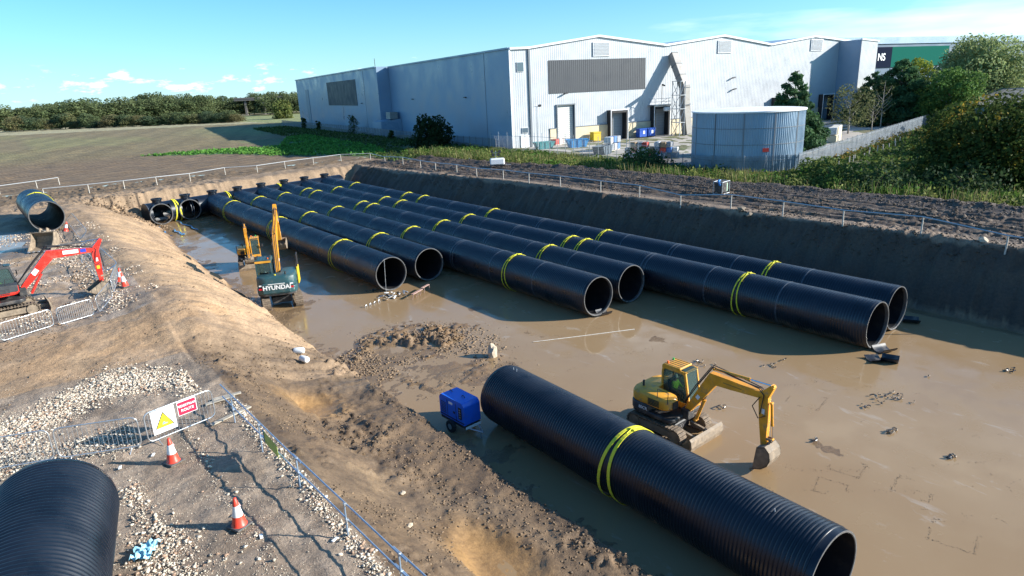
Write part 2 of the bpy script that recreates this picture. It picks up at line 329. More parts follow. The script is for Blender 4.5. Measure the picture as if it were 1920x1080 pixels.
# ---------------------------------------------------------------- ground
C_MUD = np.array((.25, .165, .095)); C_DRY = np.array((.35, .235, .138)); C_CLAY = np.array((.36, .235, .13)); C_DARK = np.array((.10, .072, .052))
def inpoly(x, y, P):
    c = np.zeros(x.shape, bool); n = len(P)
    for i in range(n):
        x1, y1 = P[i]; x2, y2 = P[(i+1) % n]
        if y1 == y2: continue
        k = ((y1 > y) != (y2 > y)) & (x < (x2-x1)*(y-y1)/(y2-y1)+x1); c ^= k
    return c
def ground_colour(x, y, z):
    n = x.shape[0]; c = np.tile(C_MUD, (n, 1)); wet = np.full(n, .55)
    def put(m, col, w_):
        nonlocal c, wet
        m = np.clip(m, 0, 1)[:, None]; c = c*(1-m)+np.array(col)*m; wet = wet*(1-m[:, 0])+w_*m[:, 0]
    f1 = fbm(x*.25, y*.25, 4, 101); f2 = fbm(x*.9, y*.9, 4, 102)
    fl = z < .3
    put(fl*1.0, (.235, .152, .08), .85); put(fl*sm(.45, .6, f1), (.24, .16, .088), .75)
    bank = (x < 16)*(z > .25)*(y > 31)
    put(bank*1.0, C_DRY, .12); put(bank*sm(.5, .66, f1), (.34, .23, .14), .3); put(bank*sm(.55, .7, f2)*.6, (.33, .225, .138), 0)
    put(bank*(1-sm(.3, 1.1, z+.5*f2)), (.22, .15, .09), .7)
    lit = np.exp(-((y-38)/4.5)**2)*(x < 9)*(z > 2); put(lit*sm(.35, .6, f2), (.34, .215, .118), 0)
    bch = (x < 14.2)*(y <= 33)*(z > .3)*(x > 5.8); put(bch*1.0, (.165, .108, .06), .5); put(bch*sm(.45, .62, f1), (.21, .145, .085), .75); put(bch*sm(.5, .62, f2)*.7, (.125, .082, .048), .4)
    for cx, cy, a, b in ((10.2, 14.9, 1.3, 2.4), (9.8, 29.8, 1.6, 1.8)):
        put(np.exp(-(((x-cx)/a)**2+((y-cy)/b)**2)**2), (.42, .25, .10), .95)
    grv = (x <= 5.9)*(y < 34.5); put(grv*1.0, (.31, .235, .17), .1); put(grv*sm(.48, .62, f2)*.6, (.20, .145, .1), .2)
    dig = (x <= 5.5)*(y > 41)*(y < 75)*(x > -12); put(dig*sm(.35, .5, f1), (.29, .215, .15), .3); put(dig*sm(.55, .65, f2)*.6, (.42, .34, .27), .1)
    put(np.exp(-(((x+2)/5)**2+((y-73)/9)**2)**2), (.2, .145, .09), .9); put((x > 5.5)*(x < 14)*np.exp(-((y-34.5-.35*(x-8))/2.2)**2)*(z > .2), (.19, .13, .078), .6)
    # walls and the strip on the right
    yb = y-.19*(x-16.5)
    put((x > 44)*(z > .3)*(x < 64)*(y < 112), (.085, .06, .042), .2); put((yb > 104.8)*(z > .25)*(y < 128)*(x < 58), (.26, .18, .112), .05)  # right wall colour darkened to deepen the shade on it
    put((x > 52.0)*(x < 53.8)*(y < 112)*1.0, (.25, .18, .125), .1)
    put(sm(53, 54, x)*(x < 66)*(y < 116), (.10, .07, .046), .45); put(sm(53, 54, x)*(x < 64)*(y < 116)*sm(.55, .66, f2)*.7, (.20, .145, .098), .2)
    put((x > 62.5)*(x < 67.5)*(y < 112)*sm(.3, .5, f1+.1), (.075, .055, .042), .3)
    # open field beyond the site
    ff = fbm(x*.02, y*.02, 3, 111); fs = fbm(x*.05, y*.01, 3, 112)
    fld = (yb > 114)*(x < 120); fm = fld*1.0
    put(fm, (.17, .112, .06), .05)
    put(fld*sm(175, 225, y+.4*x+30*(ff-.5))*.75, (.19, .15, .068), 0)
    put(fld*sm(.5, .7, fs)*sm(190, 260, y)*.6, (.20, .19, .07), 0)
    put(fld*np.exp(-(((x-95)/25)**2+((y-290)/45)**2))*.6, (.23, .27, .09), 0)
    st = np.sin((x*.94-y*.34)*.42+2.0*fbm(x*.03, y*.03, 2, 120))+.6*np.sin((x*.94-y*.34)*1.3); st2 = np.sin((y*.97+x*.25)*1.9+3*fbm(x*.05, y*.05, 2, 121)); mid = sm(175, 215, y+.4*x); c = np.where(fld[:, None], c*(1+(.10*st*mid+.16*st2*(1-mid)*(y < 240))[:, None]), c)
    grn = inpoly(x, y, [(28, 188), (40, 188), (52, 182), (60, 178), (75, 214), (84, 220), (74, 150), (66, 128), (60, 131), (56, 139), (50, 152), (45, 168), (35, 181)])
    put(grn*sm(.3, .42, f2+.12), (.075, .15, .05), 0)
    put((x > 60)*(x < 84)*(y > 112)*(y < 215)*(~grn)*sm(.25, .45, f2), (.10, .125, .05), 0)
    put((y > 440+(-.6)*x)*(y < 620)*(x < 260)*1.0, (.34, .30, .17), 0); put((y >= 620)*1.0, (.13, .16, .07), 0)
    put((x > 118)*(y > 240)*(y < 560)*.9, (.21, .235, .08), 0)
    # verge between the haul track and the fences
    vg = sm(66, 67.5, x+1.5*(f2-.5))*(y < 122)*(x < 400); put(vg, (.11, .125, .05), 0); put(vg*sm(.5, .65, f2)*.7, (.24, .2, .11), 0)
    return c, np.clip(wet, 0, 1)
M_SOIL = soil_material('site_soil'); M_FIELD = soil_material('field_soil', .5)
def furrows(m, rot, sc, amt):
    t = m.node_tree; L = t.links.new; b = t.nodes['Principled BSDF']; src = b.inputs['Base Color'].links[0].from_socket; tcn = t.nodes.new('ShaderNodeTexCoord'); mp = t.nodes.new('ShaderNodeMapping'); mp.inputs['Rotation'].default_value = (0, 0, rot); L(tcn.outputs['Object'], mp.inputs[0])
    w_ = t.nodes.new('ShaderNodeTexWave'); w_.inputs['Scale'].default_value = sc; w_.inputs['Distortion'].default_value = 2.2; w_.inputs['Detail'].default_value = 3; w_.inputs['Detail Scale'].default_value = .6; L(mp.outputs[0], w_.inputs[0])
    mr = t.nodes.new('ShaderNodeMapRange'); mr.inputs[3].default_value = 1-amt; mr.inputs[4].default_value = 1+amt; L(w_.outputs['Fac'], mr.inputs[0]); mx = t.nodes.new('ShaderNodeMix'); mx.data_type = 'RGBA'; mx.blend_type = 'MULTIPLY'; mx.inputs[0].default_value = 1; L(src, mx.inputs['A']); L(mr.outputs[0], mx.inputs['B']); L(mx.outputs['Result'], b.inputs['Base Color'])
furrows(M_FIELD, -.35, .34, .2); furrows(M_FIELD, 1.15, .07, .14)
def grid(name, xs, ys, skip=None, label=None, mt_=None):
    Xg, Yg = np.meshgrid(xs, ys); x = Xg.ravel(); y = Yg.ravel(); z = terrain(x, y); nx, ny = len(xs), len(ys)
    i = np.arange(nx*ny).reshape(ny, nx); F = np.stack([i[:-1, :-1], i[:-1, 1:], i[1:, 1:], i[1:, :-1]], -1).reshape(-1, 4)
    if skip is not None:
        cx = x[F].mean(1); cy = y[F].mean(1); F = F[~((cx > skip[0]) & (cx < skip[1]) & (cy > skip[2]) & (cy < skip[3]))]
        u = np.unique(F); mp_ = np.full(nx*ny, -1); mp_[u] = np.arange(len(u)); F = mp_[F]; x, y, z = x[u], y[u], z[u]
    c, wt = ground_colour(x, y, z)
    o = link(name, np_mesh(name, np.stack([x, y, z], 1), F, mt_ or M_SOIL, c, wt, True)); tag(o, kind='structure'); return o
def rg(*segs):
    a = []
    for lo, hi, st in segs: a.append(np.arange(lo, hi-1e-6, st))
    a.append([segs[-1][1]]); return np.concatenate(a)
X0, X1, Y0, Y1 = -12, 70, 4, 126
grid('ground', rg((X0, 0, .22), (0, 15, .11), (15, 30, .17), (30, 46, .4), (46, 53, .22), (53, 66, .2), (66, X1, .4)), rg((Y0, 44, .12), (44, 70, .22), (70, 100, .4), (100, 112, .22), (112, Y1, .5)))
far = grid('field', rg((-900, -200, 50), (-200, -40, 10), (-40, X0, 2), (X0, X1, 1.64), (X1, 130, 1.5), (130, 400, 6), (400, 3400, 100)),
     rg((-400, -40, 20), (-40, Y0, 4), (Y0, Y1, 2.0), (Y1, 260, 1.4), (260, 500, 3), (500, 900, 10), (900, 6000, 150)), skip=(X0, X1, Y0, Y1), mt_=M_FIELD)

# ---------------------------------------------------------------- water lying in the pit
def water_material():
    m = bpy.data.materials.new('muddy_water'); m.use_nodes = True; t = m.node_tree; b = t.nodes['Principled BSDF']; L = t.links.new; N = t.nodes.new
    tcn = N('ShaderNodeTexCoord')
    na = N('ShaderNodeTexNoise'); na.inputs['Scale'].default_value = .12; na.inputs['Detail'].default_value = 5; L(tcn.outputs['Object'], na.inputs[0])
    cr = N('ShaderNodeValToRGB'); cr.color_ramp.elements[0].position = .35; cr.color_ramp.elements[0].color = (.28, .183, .094, 1); cr.color_ramp.elements[1].position = .62; cr.color_ramp.elements[1].color = (.30, .203, .112, 1); L(na.outputs[0], cr.inputs[0])
    mp = N('ShaderNodeMapping'); mp.inputs['Scale'].default_value = (1.1, .42, 1); mp.inputs['Rotation'].default_value = (0, 0, .5); L(tcn.outputs['Object'], mp.inputs[0])
    nb = N('ShaderNodeTexNoise'); nb.inputs['Scale'].default_value = .9; nb.inputs['Detail'].default_value = 9; nb.inputs['Roughness'].default_value = .68; nb.inputs['Distortion'].default_value = .6; L(mp.outputs[0], nb.inputs[0])
    fr = N('ShaderNodeMapRange'); fr.inputs[1].default_value = .60; fr.inputs[2].default_value = .70; fr.inputs[3].default_value = 0; fr.inputs[4].default_value = .7; L(nb.outputs[0], fr.inputs[0])
    mx = N('ShaderNodeMix'); mx.data_type = 'RGBA'; L(fr.outputs[0], mx.inputs[0]); L(cr.outputs[0], mx.inputs['A']); mx.inputs['B'].default_value = (.38, .315, .25, 1); L(mx.outputs['Result'], b.inputs['Base Color'])
    nc = N('ShaderNodeTexNoise'); nc.inputs['Scale'].default_value = .5; nc.inputs['Detail'].default_value = 6; L(tcn.outputs['Object'], nc.inputs[0])
    rr = N('ShaderNodeMapRange'); rr.inputs[1].default_value = .4; rr.inputs[2].default_value = .65; rr.inputs[3].default_value = .04; rr.inputs[4].default_value = .3; L(nc.outputs[0], rr.inputs[0]); L(rr.outputs[0], b.inputs['Roughness'])
    b.inputs['IOR'].default_value = 1.33; b.inputs['Specular IOR Level'].default_value = .5
    bp = N('ShaderNodeBump'); bp.inputs['Strength'].default_value = .05; bp.inputs['Distance'].default_value = .01; L(nb.outputs[0], bp.inputs['Height']); L(bp.outputs[0], b.inputs['Normal'])
    return m
M_WATER = water_material()
MB().add([(13.6, -20, 0), (47.9, -20, 0), (47.9, 110, 0), (13.6, 110, 0)], [(0, 1, 2, 3)]).build('water', M_WATER).__setitem__('kind', 'structure')
for P, z in (([(-6.2, 68), (-3, 66.6), (-.2, 68.4), (.7, 73), (-.2, 78), (-3, 80), (-6.2, 79)], 4.87), ([(9.3, 12.4), (11.2, 12.4), (11.5, 15), (11, 17.4), (9.2, 17), (8.9, 14.6)], 1.035), ([(8.4, 28.3), (11, 28), (11.4, 31), (9.8, 32), (8.3, 31)], 1.035)):
    MB().add([(x, y, z) for x, y in P], [tuple(range(len(P)))]).build('puddle', M_WATER).__setitem__('kind', 'structure')

# ---------------------------------------------------------------- pipes
M_PIPE = mat('black_polyethylene', (.006, .010, .018), .33, noise=(.8, .25), wear=(1.3, (.035, .038, .045), .2), bump=(3, .15, .01))
def splash(m, col, lo, hi):
    """dried mud clinging to the lower part of a pipe"""
    t = m.node_tree; L = t.links.new; b = t.nodes['Principled BSDF']; src = b.inputs['Base Color'].links[0].from_socket; tcn = t.nodes.new('ShaderNodeTexCoord'); sp = t.nodes.new('ShaderNodeSeparateXYZ'); L(tcn.outputs['Object'], sp.inputs[0])
    n = t.nodes.new('ShaderNodeTexNoise'); n.inputs['Scale'].default_value = 1.1; n.inputs['Detail'].default_value = 9; n.inputs['Roughness'].default_value = .7; L(tcn.outputs['Object'], n.inputs[0])
    ad = t.nodes.new('ShaderNodeMath'); ad.operation = 'MULTIPLY_ADD'; L(n.outputs[0], ad.inputs[0]); ad.inputs[1].default_value = -2.2; L(sp.outputs[2], ad.inputs[2])
    mr = t.nodes.new('ShaderNodeMapRange'); mr.inputs[1].default_value = lo; mr.inputs[2].default_value = hi; mr.inputs[3].default_value = .8; mr.inputs[4].default_value = 0; L(ad.outputs[0], mr.inputs[0])
    mx = t.nodes.new('ShaderNodeMix'); mx.data_type = 'RGBA'; L(mr.outputs[0], mx.inputs[0]); L(src, mx.inputs['A']); mx.inputs['B'].default_value = (*col, 1); L(mx.outputs['Result'], b.inputs['Base Color'])
splash(M_PIPE, (.16, .115, .075), -2.35, -1.9)
M_PIPE_IN = mat('pipe_inner_wall', (.013, .014, .017), .75, noise=(1.2, .3), wear=(1.5, (.05, .04, .03), .4), spec=.15)
M_RIM = mat('cut_pipe_rim', (.10, .10, .10), .5, noise=(3, .3), wear=(4, (.10, .09, .08), .7))
M_BEAD = mat('weld_bead', (.06, .07, .085), .35, noise=(3, .3))
M_YEL = mat('yellow_webbing', (.72, .66, .03), .75, noise=(6, .15), wear=(5, (.35, .3, .1), .5))
PR = 1.5
def ribbed(y0, y1, R, pitch, depth, n):
    """points of the corrugated outline between y0 and y1"""
    k = max(1, int(round((y1-y0)/pitch))); p = (y1-y0)/k; pts = []
    for i in range(k):
        a = y0+i*p
        pts += [(R-depth, a), (R-depth*.15, a+p*.22), (R, a+p*.45), (R-depth*.15, a+p*.7), (R-depth, a+p*.9)]
    pts.append((R-depth, y1)); return pts
def pipe_shell(y0, y1, R=PR, pitch=.2, depth=.018, n=48):
    m = MB(); m.lathe(ribbed(y0, y1, R, pitch, depth, n), n=n, axis='Y'); return m
def full_pipe(name, label, x, y, z, L, rz, pitch, depth, n, cat='pipe', group=None, notch=True, R=PR):
    """free length of pipe: near end at (x, y), axis along +y turned by rz"""
    t = thing(name, label, cat, (x, y, z), rz, group)
    o = pipe_shell(.22, L-.12, R, pitch, depth, n).build('corrugated_wall', M_PIPE, t, smooth=55)
    m = MB(); m.lathe([(R-.12, .02), (R-.12, L-.02)], n=n, axis='Y'); m.f = [f[::-1] for f in m.f]; m.build('inner_wall', M_PIPE_IN, t, smooth=True)
    m = MB(); m.lathe([(R-.018, .22), (R-.03, .2), (R-.03, .012)], n=n, axis='Y'); m.build('spigot', M_PIPE, t, smooth=40); m = MB(); m.lathe([(R-.03, .012), (R-.035, 0), (R-.095, 0), (R-.12, .03)], n=n, axis='Y'); m.build('cut_rim', M_RIM, t)
    m = MB(); m.lathe([(R-.12, L-.03), (R-.12, L), (R-.03, L), (R-.03, L-.1), (R-.018, L-.12)], n=n, axis='Y'); m.build('socket_rim', M_PIPE, t, smooth=40)
    return t
def strap(y, R, w_=.1, sag=.0, lean=0, n=56, droop=0):
    m = MB(); vs = []
    for i in range(n):
        a = 2*math.pi*i/n; s_ = math.sin(a)
        r = R+.012+(.10*sag*max(0, -s_))
        yy = y+lean*(1-s_)*.5
        for dy in (-w_/2, w_/2):
            for dr in (0, .022): vs.append((math.cos(a)*(r+dr), yy+dy, s_*(r+dr)))
    fs = []
    for i in range(n):
        a, b = i*4, ((i+1) % n)*4
        fs += [(a+1, b+1, b+3, a+3), (a, a+2, b+2, b), (a, b, b+1, a+1), (a+2, a+3, b+3, b+2)]
    return m.add(vs, fs)
def sling(x, y, z, label, wide=.34, rz=0, R=PR, w_=.09, group='yellow lifting slings round the pipe rows'):
    t = thing('lifting_sling', label, 'sling', (x, y, z), rz, group)
    strap(-.02, R, w_, .6, -wide).build('strap', M_YEL, t); strap(.07+w_, R, w_, 1.0, wide).build('strap', M_YEL, t)
    m = MB(); m.bbox((.05, .03, R+.05), (.16, .3, .07), .02); m.tube([(-.3, .02, R+.0), (0, .05, R+.07), (.35, .03, R+.02), (.55, .1, R-.07)], .028, 5); m.build('knot', M_YEL, t)
    return t
ROWS = [('leftmost', 24.45, 49.1, (58.4, 76.1, 94.3)), ('second from left', 28.35, 49.3, (58.3, 76.4, 95)), ('third from left', 32.2, 32.1, (41.3, 58.5, 77.2, 95.5)),
        ('fourth from left', 36.15, 32.5, (41.7, 58.8, 75.3, 78.2, 93.4, 97)), ('fifth from left', 39.85, 16.1, (24.8, 41, 42.8, 59.3, 74.6, 79, 94.2)), ('rightmost', 43.7, 16.6, (25.1, 42.2, 59.9, 75.5, 79.8, 96.3))]
ends = ['behind the dark teal excavator', 'its mouth beside the leftmost', 'its mouth mid-pit', 'ending beside the third',
        'reaching nearest the camera', 'along the shaded wall']
def hdr_y(x): return 103.4+.2*(x-16.5)
nth = {0: 'first', 1: 'second', 2: 'third', 3: 'fourth', 4: 'fifth', 5: 'sixth', 6: 'seventh'}
for k, (pos, x, ye, sl_) in enumerate(ROWS):
    t = thing('pipe_row', 'long black pipe row, %s of six, %s' % (pos, ends[k]), 'pipe', (x, ye, PR), 0, 'long black pipe runs joined to the header')
    L = hdr_y(x)-1.1-ye; n = int(round(L/5.83)); s_ = L/n
    sec = pipe_shell(0, s_, pitch=.18, depth=.022).mesh('pipe_section', M_PIPE, 55)
    for i in range(n): link('pipe_section', sec, t, (0, i*s_+(.0), 0))
    bead = MB(); bead.lathe([(PR-.01, -.05), (PR+.01, -.03), (PR+.01, .03), (PR-.01, .05)], n=48, axis='Y'); bm_ = bead.mesh('weld_joint', M_BEAD, True)
    for i in range(1, n):
        link('weld_joint', bm_, t, (0, i*s_, 0))
        if i % 3 == 0: link('weld_joint', bm_, t, (0, i*s_+.38, 0))
    m = MB(); m.lathe([(PR-.13, .02), (PR-.13, L)], n=48, axis='Y'); m.f = [f[::-1] for f in m.f]; m.build('inner_wall', M_PIPE_IN, t, smooth=True)
    m = MB(); m.lathe([(PR-.02, 0), (PR-.035, -.02), (PR-.035, -.15)], n=48, axis='Y'); m.build('spigot', M_PIPE, t, smooth=40); m = MB(); m.lathe([(PR-.035, -.15), (PR-.04, -.16), (PR-.10, -.16), (PR-.13, -.12), (PR-.13, .05)], n=48, axis='Y'); m.build('cut_rim', M_RIM, t)
    for j, y in enumerate(sl_):
        sling(x, y, PR, 'yellow sling round the %s pipe row, %s from its open end' % (pos, nth[j]), .2+.25*random.random())
# header pipe across the back with its manhole risers
th = math.atan(.2); hx0, hx1 = 14.9, 46.6
HL = (hx1-hx0)/math.cos(th)
hd = thing('header_pipe', 'black header pipe across the back of the pit with eight manhole risers on top', 'pipe', (hx0, hdr_y(hx0), PR), th-math.pi/2)
# local +y runs along the header
nsec = 8; s_ = HL/nsec; cols8_ = (16.6, 20.5)
sec = pipe_shell(0, s_, PR-.02, .3, .012, 40).mesh('header_section', M_PIPE, 55); bm2 = MB(); bm2.lathe([(PR-.01, -.05), (PR+.012, -.03), (PR+.012, .03), (PR-.01, .05)], n=40, axis='Y'); bm2 = bm2.mesh('weld_joint', M_BEAD, True)
for i in range(nsec):
    if i > 1: link('header_section', sec, hd, (0, i*s_, 0))
    else:
        sc = (cols8_[i]-hx0)/math.cos(th)-i*s_; m = MB(); rr_ = PR-.02
        m.lathe([(rr_, 0), (rr_, sc-1.25)], n=40, axis='Y'); m.lathe([(rr_, sc-1.25), (rr_, sc+1.25)], n=30, axis='Y', a0=.9, a1=2*math.pi-.9); m.lathe([(rr_, sc+1.25), (rr_, s_)], n=40, axis='Y'); m.build('header_section', M_PIPE, hd, (0, i*s_, 0), smooth=55)
    for q in (0, .3): link('weld_joint', bm2, hd, (0, i*s_+q+(1.7 if i else .02), 0)) if i or q == 0 else None
MB().cyl((0, -.02, 0), (0, .03, 0), PR-.02, n=40).build('end_plate', M_PIPE, hd)
MB().cyl((0, HL-.03, 0), (0, HL+.02, 0), PR-.02, n=40).build('end_plate', M_PIPE, hd)
cols8 = [16.6, 20.5]+[r[1] for r in ROWS]
for x in cols8:
    d_ = (x-hx0)/math.cos(th)
    m = MB(); m.lathe([(.62, -.4), (.62, .28), (.74, .28), (.74, .5), (.66, .5), (.6, .5), (.6, -.3)], n=28); m.build('riser', M_PIPE, hd, (0, d_, PR), smooth=40)
for x, yy in ((16.6, 101.55), (20.5, 102.3)):
    d_ = (x-hx0)/math.cos(th)
    Lb = (hdr_y(x)-yy)
    m = MB(); m.lathe([(PR-.03, -.9), (PR-.03, -Lb+.1), (PR-.05, -Lb), (PR-.14, -Lb), (PR-.14, -.9)], n=48, axis='Y'); 
    m.m = [0]*len(m.f)
    o = m.build('branch_stub', M_PIPE, hd, (0, d_, 0), (0, 0, math.pi/2-th), smooth=40)
    m = MB(); m.lathe([(PR-.03, -Lb-.01), (PR-.15, -Lb-.01), (PR-.15, -Lb+.06)], n=48, axis='Y'); m.f = [f[::-1] for f in m.f]; m.build('cut_rim', M_RIM, hd, (0, d_, 0), (0, 0, math.pi/2-th))
sling(18.6, hdr_y(18.6), PR, 'yellow sling hanging between the two open stubs of the header pipe', .3, th-math.pi/2, w_=.16, group='yellow slings round the header pipe')
for x, wh in ((26.4, 'behind the leftmost long pipe row'), (35.0, 'behind the fourth long pipe row')):
    sling(x, hdr_y(x), PR, 'yellow sling round the header pipe '+wh, .25, th-math.pi/2, group='yellow slings round the header pipe')
# free pipes
full_pipe('loose_pipe', 'large ribbed black pipe lying between the blue generator and the yellow excavator', 17.45, 7.35, PR, 16.9, R_(-.8), .14, .045, 112)
sling(17.565, 15.6, PR, 'doubled yellow sling round the large ribbed pipe in the foreground', .3, R_(-.8), w_=.14, group='yellow sling on the foreground pipe')
full_pipe('loose_pipe', 'large ribbed black pipe cut off by the bottom left corner beside the gravel', -.75-15*math.sin(R_(10.7)), 19.97-15*math.cos(R_(10.7)), 4.35+PR, 15, R_(-10.7), .15, .05, 112)
full_pipe('loose_pipe', 'short black pipe with one yellow sling on wet ground above the left bank', 2.72, 76.9, 4.92+PR-.06, 13.2, R_(2.1), .2, .018, 48)
sling(2.5, 85, 4.92+PR-.06, 'yellow sling round the short pipe above the left bank', .25, R_(2.1), group='yellow sling on the far left pipe')

# ---------------------------------------------------------------- warehouse
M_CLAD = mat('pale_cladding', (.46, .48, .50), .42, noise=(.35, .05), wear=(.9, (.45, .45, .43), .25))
M_CLADD = mat('shade_tinted_cladding', (.22, .32, .43), .38, noise=(.2, .06), wear=(.8, (.3, .34, .38), .3))  # same pale cladding with bluish shade put into its colour
M_GREY = mat('grey_cladding', (.045, .052, .062), .6, noise=(.4, .08))
M_TRIM = mat('white_trim', (.72, .73, .74), .4, noise=(1, .06))
M_DTRIM = mat('dark_trim', (.16, .18, .2), .45)
M_CREAM = mat('cream_blockwork', (.62, .53, .36), .85, noise=(.8, .1), bump=(6, .3, .02))
M_ROOF = mat('warehouse_roof', (.55, .57, .58), .5)
M_BLACK = mat('black_rubber', (.02, .02, .022), .7, noise=(3, .2))
M_DOOR = mat('grey_shutter', (.28, .31, .34), .5)
M_DUCT = mat('weathered_steel_duct', (.30, .29, .27), .55, metal=.3, wear=(1.2, (.2, .14, .1), .6))
M_STEEL = mat('galvanised_steel', (.42, .45, .48), .42, metal=.6, noise=(4, .15), wear=(5, (.3, .28, .26), .4))
M_WINDOW = mat('window_glass', (.10, .14, .17), .08)
M_LAMP = mat('black_lamp_housing', (.03, .03, .035), .5)
GZ = 3.8; WA = R_(10.4); WK = Vector((86.2, 110.4, GZ))
wh = thing('warehouse', 'large pale grey industrial warehouse with gabled roofline beyond the pit', 'warehouse', WK, -WA)
def wl(u, v, z=0): return WK+Vector((math.cos(WA)*u+math.sin(WA)*v, -math.sin(WA)*u+math.cos(WA)*v, z))
RX = [0, 4.5, 21.9, 40.5, 58.1, 74.1, 90, 106.7]; RZ = [19.85, 19.95, 22.1, 20.0, 21.9, 19.7, 21.5, 20.0]
EAVE = 20.0
def corr(x0, x1, zb, zt, pitch=.5, dep=.022, y=0.0):
    """upright trapezoid cladding sheet facing -y between x0 and x1"""
    m = MB(); n = max(1, int(round((x1-x0)/pitch))); p = (x1-x0)/n; xs = []
    for i in range(n): a = x0+i*p; xs += [(a, 0), (a+p*.5, 0), (a+p*.58, -dep), (a+p*.9, -dep)]
    xs.append((x1, 0)); vs = []
    for x, d in xs: vs += [(x, y+d, zb if not callable(zb) else zb(x)), (x, y+d, zt if not callable(zt) else zt(x))]
    return m.add(vs, [(2*i, 2*i+2, 2*i+3, 2*i+1) for i in range(len(xs)-1)])
rz_ = lambda x: float(np.interp(x, RX, RZ))
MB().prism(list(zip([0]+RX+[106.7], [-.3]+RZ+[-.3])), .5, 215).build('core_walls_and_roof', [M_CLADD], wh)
openings = [(11, 15.3, 8.2), (24.1, 28.7, 6.5), (36.3, 40.9, 6.7), (75.8, 80.6, 6.8), (93.6, 97.9, 6.8)]
def zb_seg(x): return 3.5
segs = []; cur = 0
for a, b, top in openings: segs += [(cur, a, 3.5 if cur > 1 or True else 0), (a, b, top)]; cur = b
segs.append((cur, 106.7, 3.5))
for i, (a, b, zb) in enumerate(segs):
    z0 = 0.0 if i == 0 and a < 1 else zb
    if i == 0:
        corr(0, 9.0, 0.0, rz_, y=.05).build('cladding_sheet', M_CLAD, wh); corr(9.0, 11, 3.5, rz_, y=.05).build('cladding_sheet', M_CLAD, wh)
    else: corr(a, b, zb, rz_, y=.05).build('cladding_sheet', M_CLAD, wh)
corr(9.1, 34.7, 10.7, 17.4, y=-.06, pitch=.5, dep=.03).build('grey_cladding_panel', M_GREY, wh)
m = MB()
for a, b in ((9.1, 11), (15.3, 24.1), (28.7, 36.3), (40.9, 75.8), (80.6, 93.6), (97.9, 100)): m.box(((a+b)/2, -.06, 1.72), (b-a, .22, 3.45))
m.build('cream_plinth', M_CREAM, wh)
m = MB()
for a, b in ((9.1, 11), (15.3, 24.1), (28.7, 36.3), (40.9, 75.8)): m.box(((a+b)/2, -.12, 3.5), (b-a, .3, .14))
m.build('plinth_flashing', M_DTRIM, wh)
# roof edge trims along the gables
m = MB()
for i in range(len(RX)-1):
    a, b = Vector((RX[i], -.12, RZ[i]+.02)), Vector((RX[i+1], -.12, RZ[i+1]+.02)); d = b-a; ang = math.atan2(d.z, d.x)
    m.box((a+b)/2+Vector((0, .2, 0)), (d.length, .95, .42), ry=-ang)
m.build('verge_trim', M_TRIM, wh)
MB().box((-.1, 40.2, 19.95), (.4, 80, .35)).box((-3.95, 148, 20.1), (.4, 134, .35)).build('eaves_gutter', M_CLADD, wh)
MB().box((4.5, -.14, 10), (.42, .22, 19.8)).build('downpipe', M_DTRIM, wh)
MB().box((-.02, -.06, 10), (.3, .3, 19.8)).build('corner_flashing', M_TRIM, wh)
for x in (22.6, 58.6, 91):
    v = MB().box((x, -.10, 19.4), (4.5, .16, 2.9)).build('gable_vent', M_TRIM, wh); m = MB()
    for k in range(9): m.box((x, -.22, 18.25+k*.29), (4.0, .1, .2), rx=.4)
    m.build('louvre', M_CLAD, v)
def window(x, z, w_, h_, nx=1, nz=1):
    f_ = MB().box((x, -.08, z), (w_, .12, h_)).build('window', M_TRIM, wh); m = MB()
    for i in range(nx):
        for j in range(nz): m.box((x-w_/2+(i+.5)*w_/nx, -.15, z-h_/2+(j+.5)*h_/nz), (w_/nx-.14, .04, h_/nz-.14))
    m.build('pane', M_WINDOW, f_)
window(2.4, 16.3, 1.6, 1.9); window(3.0, 3.6, 1.5, 1.1)
d_ = MB().box((2.9, -.08, 1.3), (2.0, .12, 2.5)).build('personnel_door', M_TRIM, wh)
# roller door and dock shelters
dr = MB().box((13.1, .35, 4.1), (4.2, .1, 8.2)).build('roller_door', M_CREAM, wh); dr.data.materials[0] = mat('off_white_shutter', (.62, .60, .55), .5, noise=(1, .05))
m = MB(); [m.box((13.1, .28, .3+k*.42), (4.1, .05, .05)) for k in range(19)]; m.build('slat_joint', M_DOOR, dr)
MB().box((10.9, -.14, 4.1), (.22, .3, 8.3)).box((15.4, -.14, 4.1), (.22, .3, 8.3)).box((13.15, -.14, 8.32), (4.8, .3, .22)).build('door_frame', M_DTRIM, wh)
for (a, b, top) in openings[1:]:
    x = (a+b)/2
    s_ = MB().box((a+.2, -.75, top/2), (.4, 1.5, top)).box((b-.2, -.75, top/2), (.4, 1.5, top)).box((x, -.75, top-.3), (b-a-.8, 1.5, .6)).build('dock_shelter', M_BLACK, wh)
    MB().box((x, -1.54, top+.02), (b-a+.2, .12, .25)).box((a-.02, -1.54, top/2), (.14, .1, top)).box((b+.02, -1.54, top/2), (.14, .1, top)).build('frame', M_TRIM, s_)
    dd = MB().box((x, .1, top/2-.3), (b-a-.8, .1, top-.6)).build('dock_door', M_DOOR, wh)
    m = MB(); [m.box((x, .03, .4+k*.6), (b-a-1, .03, .04)) for k in range(10)]; m.build('door_rib', M_DTRIM, dd)
